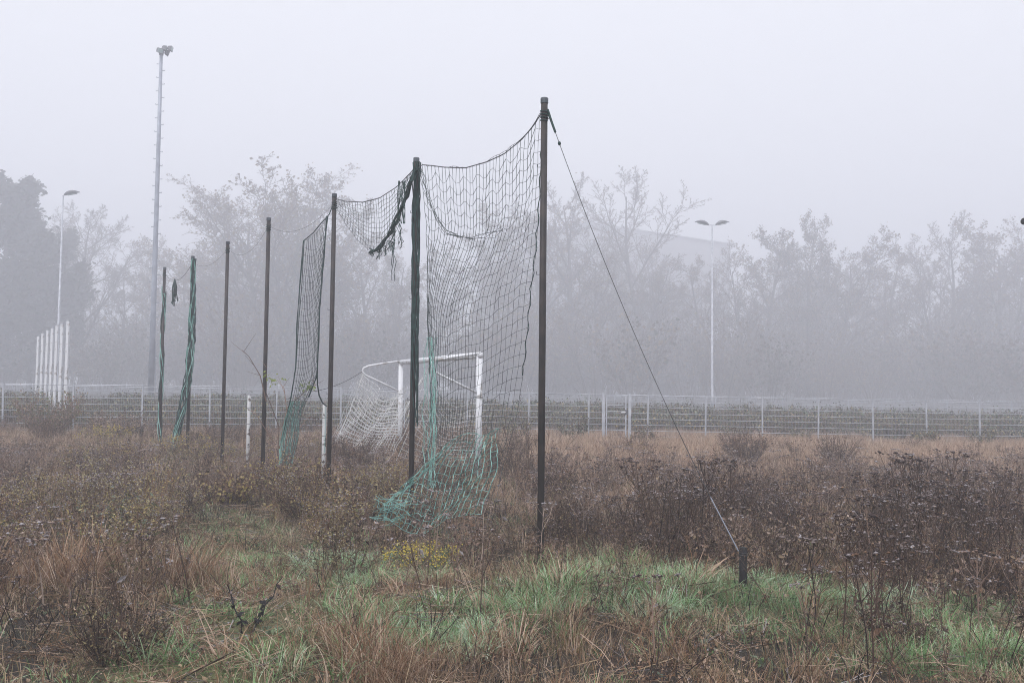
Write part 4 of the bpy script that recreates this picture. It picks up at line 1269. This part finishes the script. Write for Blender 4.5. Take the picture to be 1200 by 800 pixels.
for P in (A, Bv):
    q = Vector((P.x, P.y, P.z))
    t_ = q + Vector((0, 0, top + .03))
    pts = [t_ + bk_ * .04, t_ + bk_ * .5 + Vector((0, 0, -.07)), t_ + bk_ * .88 + Vector((0, 0, -.14)), t_ + bk_ * 1.02 + Vector((0, 0, -.20)),
           t_ + bk_ * 1.05 + Vector((0, 0, -.29)), t_ + bk_ * .98 + Vector((0, 0, -.38)), t_ + bk_ * .6 + Vector((0, 0, -.55)), t_ + bk_ * .05 + Vector((0, 0, -.80))]
    b = MB(); b.tube(pts, .026, M['white'], 8); b.obj('net_hoop', goal, True)
    hoopT.append(pts[4])
# goal net, sagging sheet behind the goal, and its far side
def back(u, v, i, j):
    p = hoopT[1].lerp(hoopT[0], u)
    z = lerp(p.z, .12, v)
    q = Vector((p.x, p.y, 0)) + bk_ * (1.0 * v ** 1.2 + .05 * math.sin(u * 20 + v * 5))
    sag = .55 * math.sin(math.pi * u) * (1 - v)
    z -= sag
    return (q.x + wob(i, j, .02), q.y + wob(i, j, .02, 1), max(.08, z) + wob(i, j, .02, 2))
def side(P, hp, z0_, r1, r2, name):
    """side of the goal net: heavy sagging rows, thin columns"""
    def pt(u, v):
        zl = lerp(hp.z, .22, v); zr = max(.12, lerp(1.5, .12, v ** .8))
        q = (Vector((hp.x, hp.y, 0)) + bk_ * (.75 * v ** 1.3)).lerp(Vector((P.x, P.y, 0)), u)
        z = lerp(zl, zr, 1 - (1 - u) ** 2.2) - .22 * math.sin(math.pi * min(1, u * 1.2)) * (1 - v)
        return Vector((q.x, q.y, max(.08, z))) + gd * .12 * math.sin(math.pi * u) + Vector((wob(u * 30, v * 30, .012), 0, wob(v * 30, u * 30, .012)))
    b = MB()
    for j in range(17):
        b.tube([pt(i / 14, j / 16) for i in range(15)], r1, M['white_net'], 4, False)
    for i in range(13):
        b.tube([pt(i / 12, j / 16) for j in range(17)], r2 if i else r1, M['white_net'], 3, False)
    o = b.obj(name, goal); o['kind'] = 'stuff'
side(Bv, hoopT[1], 2, .016, .006, 'goal_net_side')
side(A, hoopT[0], 2, .005, .003, 'goal_net_side')
net_grid('goal_net_back', back, 36, 15, M['white_net'], .005, goal)
rope_obj('guy_rope', goal.location + hoopT[1], at(362, 459, 22.5), .1, .008, M['wire'], 'thin rope running left from the goal hoop', 'rope')

# ------------------------------------------------------------------ fences
def fence_posts(fx0, fy0, ax, ay): return lambda k: (fx0 + ax * k, fy0 + ay * k)

def build_fence(name, label, X0, Y0, ax, ay, k0, k1, topz, hgt, rails, skip=(), fine=True):
    f = thing(name, (X0, Y0, 0), label, 'fence')
    L = math.hypot(ax, ay); ang = math.atan2(ay, ax)
    b = MB(); b.box((0, 0, hgt / 2 - .15), (.022, .02, hgt / 2 + .18), M['galv']); post_me = b.mesh('fence_post')
    rb = MB(); rb.tube([(.03, 0, 0), (L - .03, 0, 0)], .0115 if fine else .012, M['galv'], 4, False); rail_me = rb.mesh('rail')
    tb = MB(); tb.tube([(.03, 0, 0), (L - .03, 0, 0)], .012 if fine else .016, M['galv'], 5, False); trail_me = tb.mesh('top_rail')
    wb = MB(); nw = 38
    for q in range(nw):
        xx = .03 + (L - .06) * (q + .5) / nw
        wb.tube([(xx, 0, 0), (xx, 0, hgt - .05)], .0022, M['galv'], 3, False)
    wire_me = wb.mesh('wire_panel')
    for k in range(k0, k1 + 1):
        x, y = X0 + ax * k, Y0 + ay * k
        zt = topz(x)
        o = bpy.data.objects.new('fence_post', post_me); COL.objects.link(o); o.parent = f
        o.location = (x - X0, y - Y0, zt - hgt); o.rotation_euler = (wob(k, 3, .012), wob(k, 5, .018), ang)
        if k == k1 or k in skip: continue
        zt2 = topz(x + ax); tilt = -math.atan2(zt2 - zt, L)
        pn = bpy.data.objects.new('wire_panel', wire_me); COL.objects.link(pn); pn.parent = f
        pn.location = (x - X0, y - Y0, zt - hgt); pn.rotation_euler = Euler((0, tilt, ang)); pn['kind'] = 'stuff'
        for q in range(rails):
            zz = hgt - .02 - (hgt - .1) * q / (rails - 1)
            ro = bpy.data.objects.new('top_rail' if q == 0 else 'rail', trail_me if q == 0 else rail_me); COL.objects.link(ro); ro.parent = pn
            ro.location = (0, -.012, zz)
    return f

def top_a(x): return 1.8 - np.interp(x, [-14, -7, 3, 15], [.06, .07, .21, .36])
FX0, FY0, FAX, FAY = -13.3, 27.3, 1.98, .277
build_fence('wire_fence', 'nearer pale wire mesh fence across the field with horizontal bars', FX0, FY0, FAX, FAY, -4, 20, lambda x: float(top_a(x)), 1.46, 8)
build_fence('wire_fence', 'farther thin white fence behind the bramble bank, only its top showing', -34, 50, 2.0, .12, 0, 34, lambda x: 1.45 - .006 * x, 1.3, 7, fine=False)

# gate in the nearer fence
ga_, gb_ = at(708, 465, 29.6), at(735.5, 465, 29.65)
gy0 = 29.45
gz = float(top_a(ga_.x))
gate = thing('wire_gate', (ga_.x, gy0, gz - 1.46), 'narrow pedestrian gate with thick white posts in the wire fence', 'gate')
gw_ = gb_.x - ga_.x
for x_ in (-.04, gw_ + .04):
    b = MB(); b.box((x_, -.03, .72), (.045, .045, .78), M['galv']); b.obj('gate_post', gate)
for x_ in (.06, gw_ - .09):
    b = MB(); b.box((x_, -.03, .74), (.022, .022, .68), M['galv']); b.obj('stile', gate)
for z_ in (.08, .3, .5, .7, .9, 1.1, 1.25, 1.4):
    b = MB(); b.tube([(.083, -.03, z_), (gw_ - .113, -.03, z_)], .012, M['galv'], 6); b.obj('bar', gate)
b = MB(); b.box((gw_ - .07, -.06, .88), (.05, .02, .08), M['lamp']); b.tube([(gw_ - .1, -.09, .88), (gw_ - .24, -.09, .88)], .014, M['white'], 6); b.obj('latch', gate)

# ------------------------------------------------------------------ row of white posts behind the fence
WP = [(45, 394), (50.3, 390.5), (56, 387), (61.5, 384.5), (67, 381.5), (73, 379.5), (80, 376)]
WL = ['leftmost white post of the seven behind the left fence', 'second white post from the left in the row of seven', 'third white post from the left in the row of seven',
      'middle white post in the row of seven behind the fence', 'third white post from the right in the row of seven', 'second white post from the right in the row of seven, before the lamp column',
      'rightmost and tallest-looking white post in the row of seven']
for (px, py), lab in zip(WP, WL):
    y = F * 2.2 / (447.5 + .0105 * (px) - py)
    t = at(px, py, y); z0 = hzf(t.x, y)
    o = thing('white_post', (t.x, y, z0), lab, 'post', 'row of white posts behind the fence')
    b = MB(); H = t.z - z0
    b.box((0, 0, H / 2 - .1), (.045, .045, H / 2 + .1), M['white']); b.obj('shaft', o)
    b = MB(); b.box((0, 0, H + .008), (.05, .05, .01), M['galv']); b.obj('cap', o)

# ------------------------------------------------------------------ lamps
def lamp_head(parent, base, yaw, L=1.25, tilt=.22, w_=.26):
    """leaf shaped lantern on a short arm"""
    b = MB(); n_ = 9; rings = []
    k = b.mat(M['lamp'])
    R3 = Matrix.Rotation(yaw, 3, 'Z') @ Matrix.Rotation(-tilt, 3, 'Y')
    for i in range(n_):
        t = i / (n_ - 1); s = math.sin(math.pi * (.06 + .9 * t) ** .8)
        hh = .16 * s + .015; ww = w_ * s + .02
        rings.append(len(b.v))
        for j in range(8):
            a_ = 2 * math.pi * j / 8
            zz = math.sin(a_) * hh * (1.25 if math.sin(a_) > 0 else .55)
            b.v.append(base + R3 @ Vector((.08 + t * L, math.cos(a_) * ww, zz + .10 * math.sin(math.pi * t))))
    for i in range(n_ - 1):
        for j in range(8):
            q = rings[i]
            b.f.append((q + j, q + (j + 1) % 8, q + 8 + (j + 1) % 8, q + 8 + j)); b.mi.append(k)
    b.f.append(tuple(reversed(range(rings[0], rings[0] + 8)))); b.mi.append(k)
    b.f.append(tuple(range(rings[-1], rings[-1] + 8))); b.mi.append(k)
    o = b.obj('lamp_head', parent, True)
    g = MB(); g.box(base + R3 @ Vector((.08 + L * .5, 0, -.045)), (L * .3, w_ * .55, .012), M['glass'], R3); g.obj('lens', o)

def street_lamp(px, py, y, label, heads, base_py=None):
    t = at(px, py, y); z0 = hzf(t.x, y); H = t.z - z0
    o = thing('street_lamp', (t.x, y, z0), label, 'lamp')
    b = MB(); b.tube([(0, 0, -.3), (0, 0, 1.2), (0, 0, 1.25), (0, 0, H)], [.13, .125, .10, .055], M['galv'], 12); b.obj('column', o, True)
    b = MB()
    for q in range(9):
        b.box((.13 if q % 2 else -.13, 0, 3 + q * .9), (.07, .012, .012), M['galv'])
    b.obj('rungs', o, kind='stuff')
    if len(heads) > 1:
        b = MB(); b.tube([(-.32, 0, H + .01), (.32, 0, H + .01)], .035, M['galv'], 8); b.obj('cross_arm', o)
    for yaw in heads:
        lamp_head(o, Vector((math.cos(yaw) * (.22 if len(heads) > 1 else 0), 0, H)), yaw)
    return o
street_lamp(834.5, 264, 78, 'twin-headed street lamp on a thin pale column at right', (0, math.pi))
street_lamp(74, 229, 72, 'single-headed street lamp on a thin pale column at far left', (.1,))

# tall floodlight mast
t = at(189, 63, 58); y = 58; z0 = hzf(t.x, y); H = t.z - z0
mast = thing('floodlight_mast', (t.x, y, z0), 'tall grey floodlight mast with climbing pegs at left', 'lamp')
b = MB(); b.tube([(0, 0, -.4), (0, 0, H * .3), (0, 0, H * .7), (0, 0, H)], [.2, .165, .13, .10], M['mast'], 14); b.obj('column', mast, True)
for q in range(int((H - 2.5) / .45)):
    zz = 2.4 + q * .45; s = 1 if q % 2 else -1
    rr = np.interp(zz, [0, H * .3, H * .7, H], [.2, .165, .13, .10])
    b = MB(); b.tube([(s * (rr - .02), 0, zz), (s * (rr + .16), 0, zz), (s * (rr + .16), 0, zz + .05)], .026, M['mast'], 5); b.obj('peg', mast)
b = MB(); b.tube([(.3, .1, -.2), (.2, .05, 2.5), (.19, 0, 3.9)], .03, M['mast'], 6); b.obj('cable_duct', mast)
b = MB()
b.tube([(0, 0, H - .1), (0, 0, H + .28)], [.14, .2], M['lamp'], 10); b.tube([(-.05, -.15, H + .2), (.55, .1, H + .38)], .05, M['lamp'], 8); b.obj('head_frame', mast)
for (cx_, cy_, cz_, yaw, el) in ((-.07, -.22, H + .12, -.6, -.3), (.2, -.05, H + .34, .2, -.25), (.52, .1, H + .38, .1, -.2), (.24, .3, H + .18, .5, -.3)):
    R3 = Matrix.Rotation(yaw, 3, 'Z') @ Matrix.Rotation(-el, 3, 'Y')
    b = MB(); c0 = Vector((cx_, cy_, cz_))
    k = b.mat(M['lamp']); s = len(b.v)
    for (xx, ww, hh) in ((-.14, .08, .07), (-.06, .15, .12), (.12, .2, .15), (.15, .205, .155)):
        for (sy, sz) in ((-1, -1), (1, -1), (1, 1), (-1, 1)):
            b.v.append(c0 + R3 @ Vector((xx, sy * ww, sz * hh)))
    for i in range(3):
        for j in range(4):
            q = s + i * 4; b.f.append((q + j, q + (j + 1) % 4, q + 4 + (j + 1) % 4, q + 4 + j)); b.mi.append(k)
    b.f.append((s + 3, s + 2, s + 1, s)); b.mi.append(k)
    b.f.append((s + 12, s + 13, s + 14, s + 15)); b.mi.append(k)
    fo = b.obj('floodlight', mast)
    b = MB(); b.box(c0 + R3 @ Vector((.156, 0, 0)), (.005, .185, .135), M['glass'], R3); b.obj('glass', fo)

# ------------------------------------------------------------------ fog
hb = MB(); hb.box((0, 142, 26.5), (340, 190, 28.8), M['earth'])
haze = hb.obj('haze', kind='stuff')
hm = bpy.data.materials.new('fog'); hm.use_nodes = True
hm.cycles.volume_sampling = 'DISTANCE'
hm.cycles.homogeneous_volume = True
hn = hm.node_tree.nodes; hn.clear()
pv = hn.new('ShaderNodeVolumePrincipled'); ho = hn.new('ShaderNodeOutputMaterial')
pv.inputs['Color'].default_value = HAZE_COLOR
pv.inputs['Density'].default_value = HAZE_DENSITY
pv.inputs['Anisotropy'].default_value = HAZE_ANISO
hm.node_tree.links.new(pv.outputs[0], ho.inputs['Volume'])
haze.data.materials.clear(); haze.data.materials.append(hm)
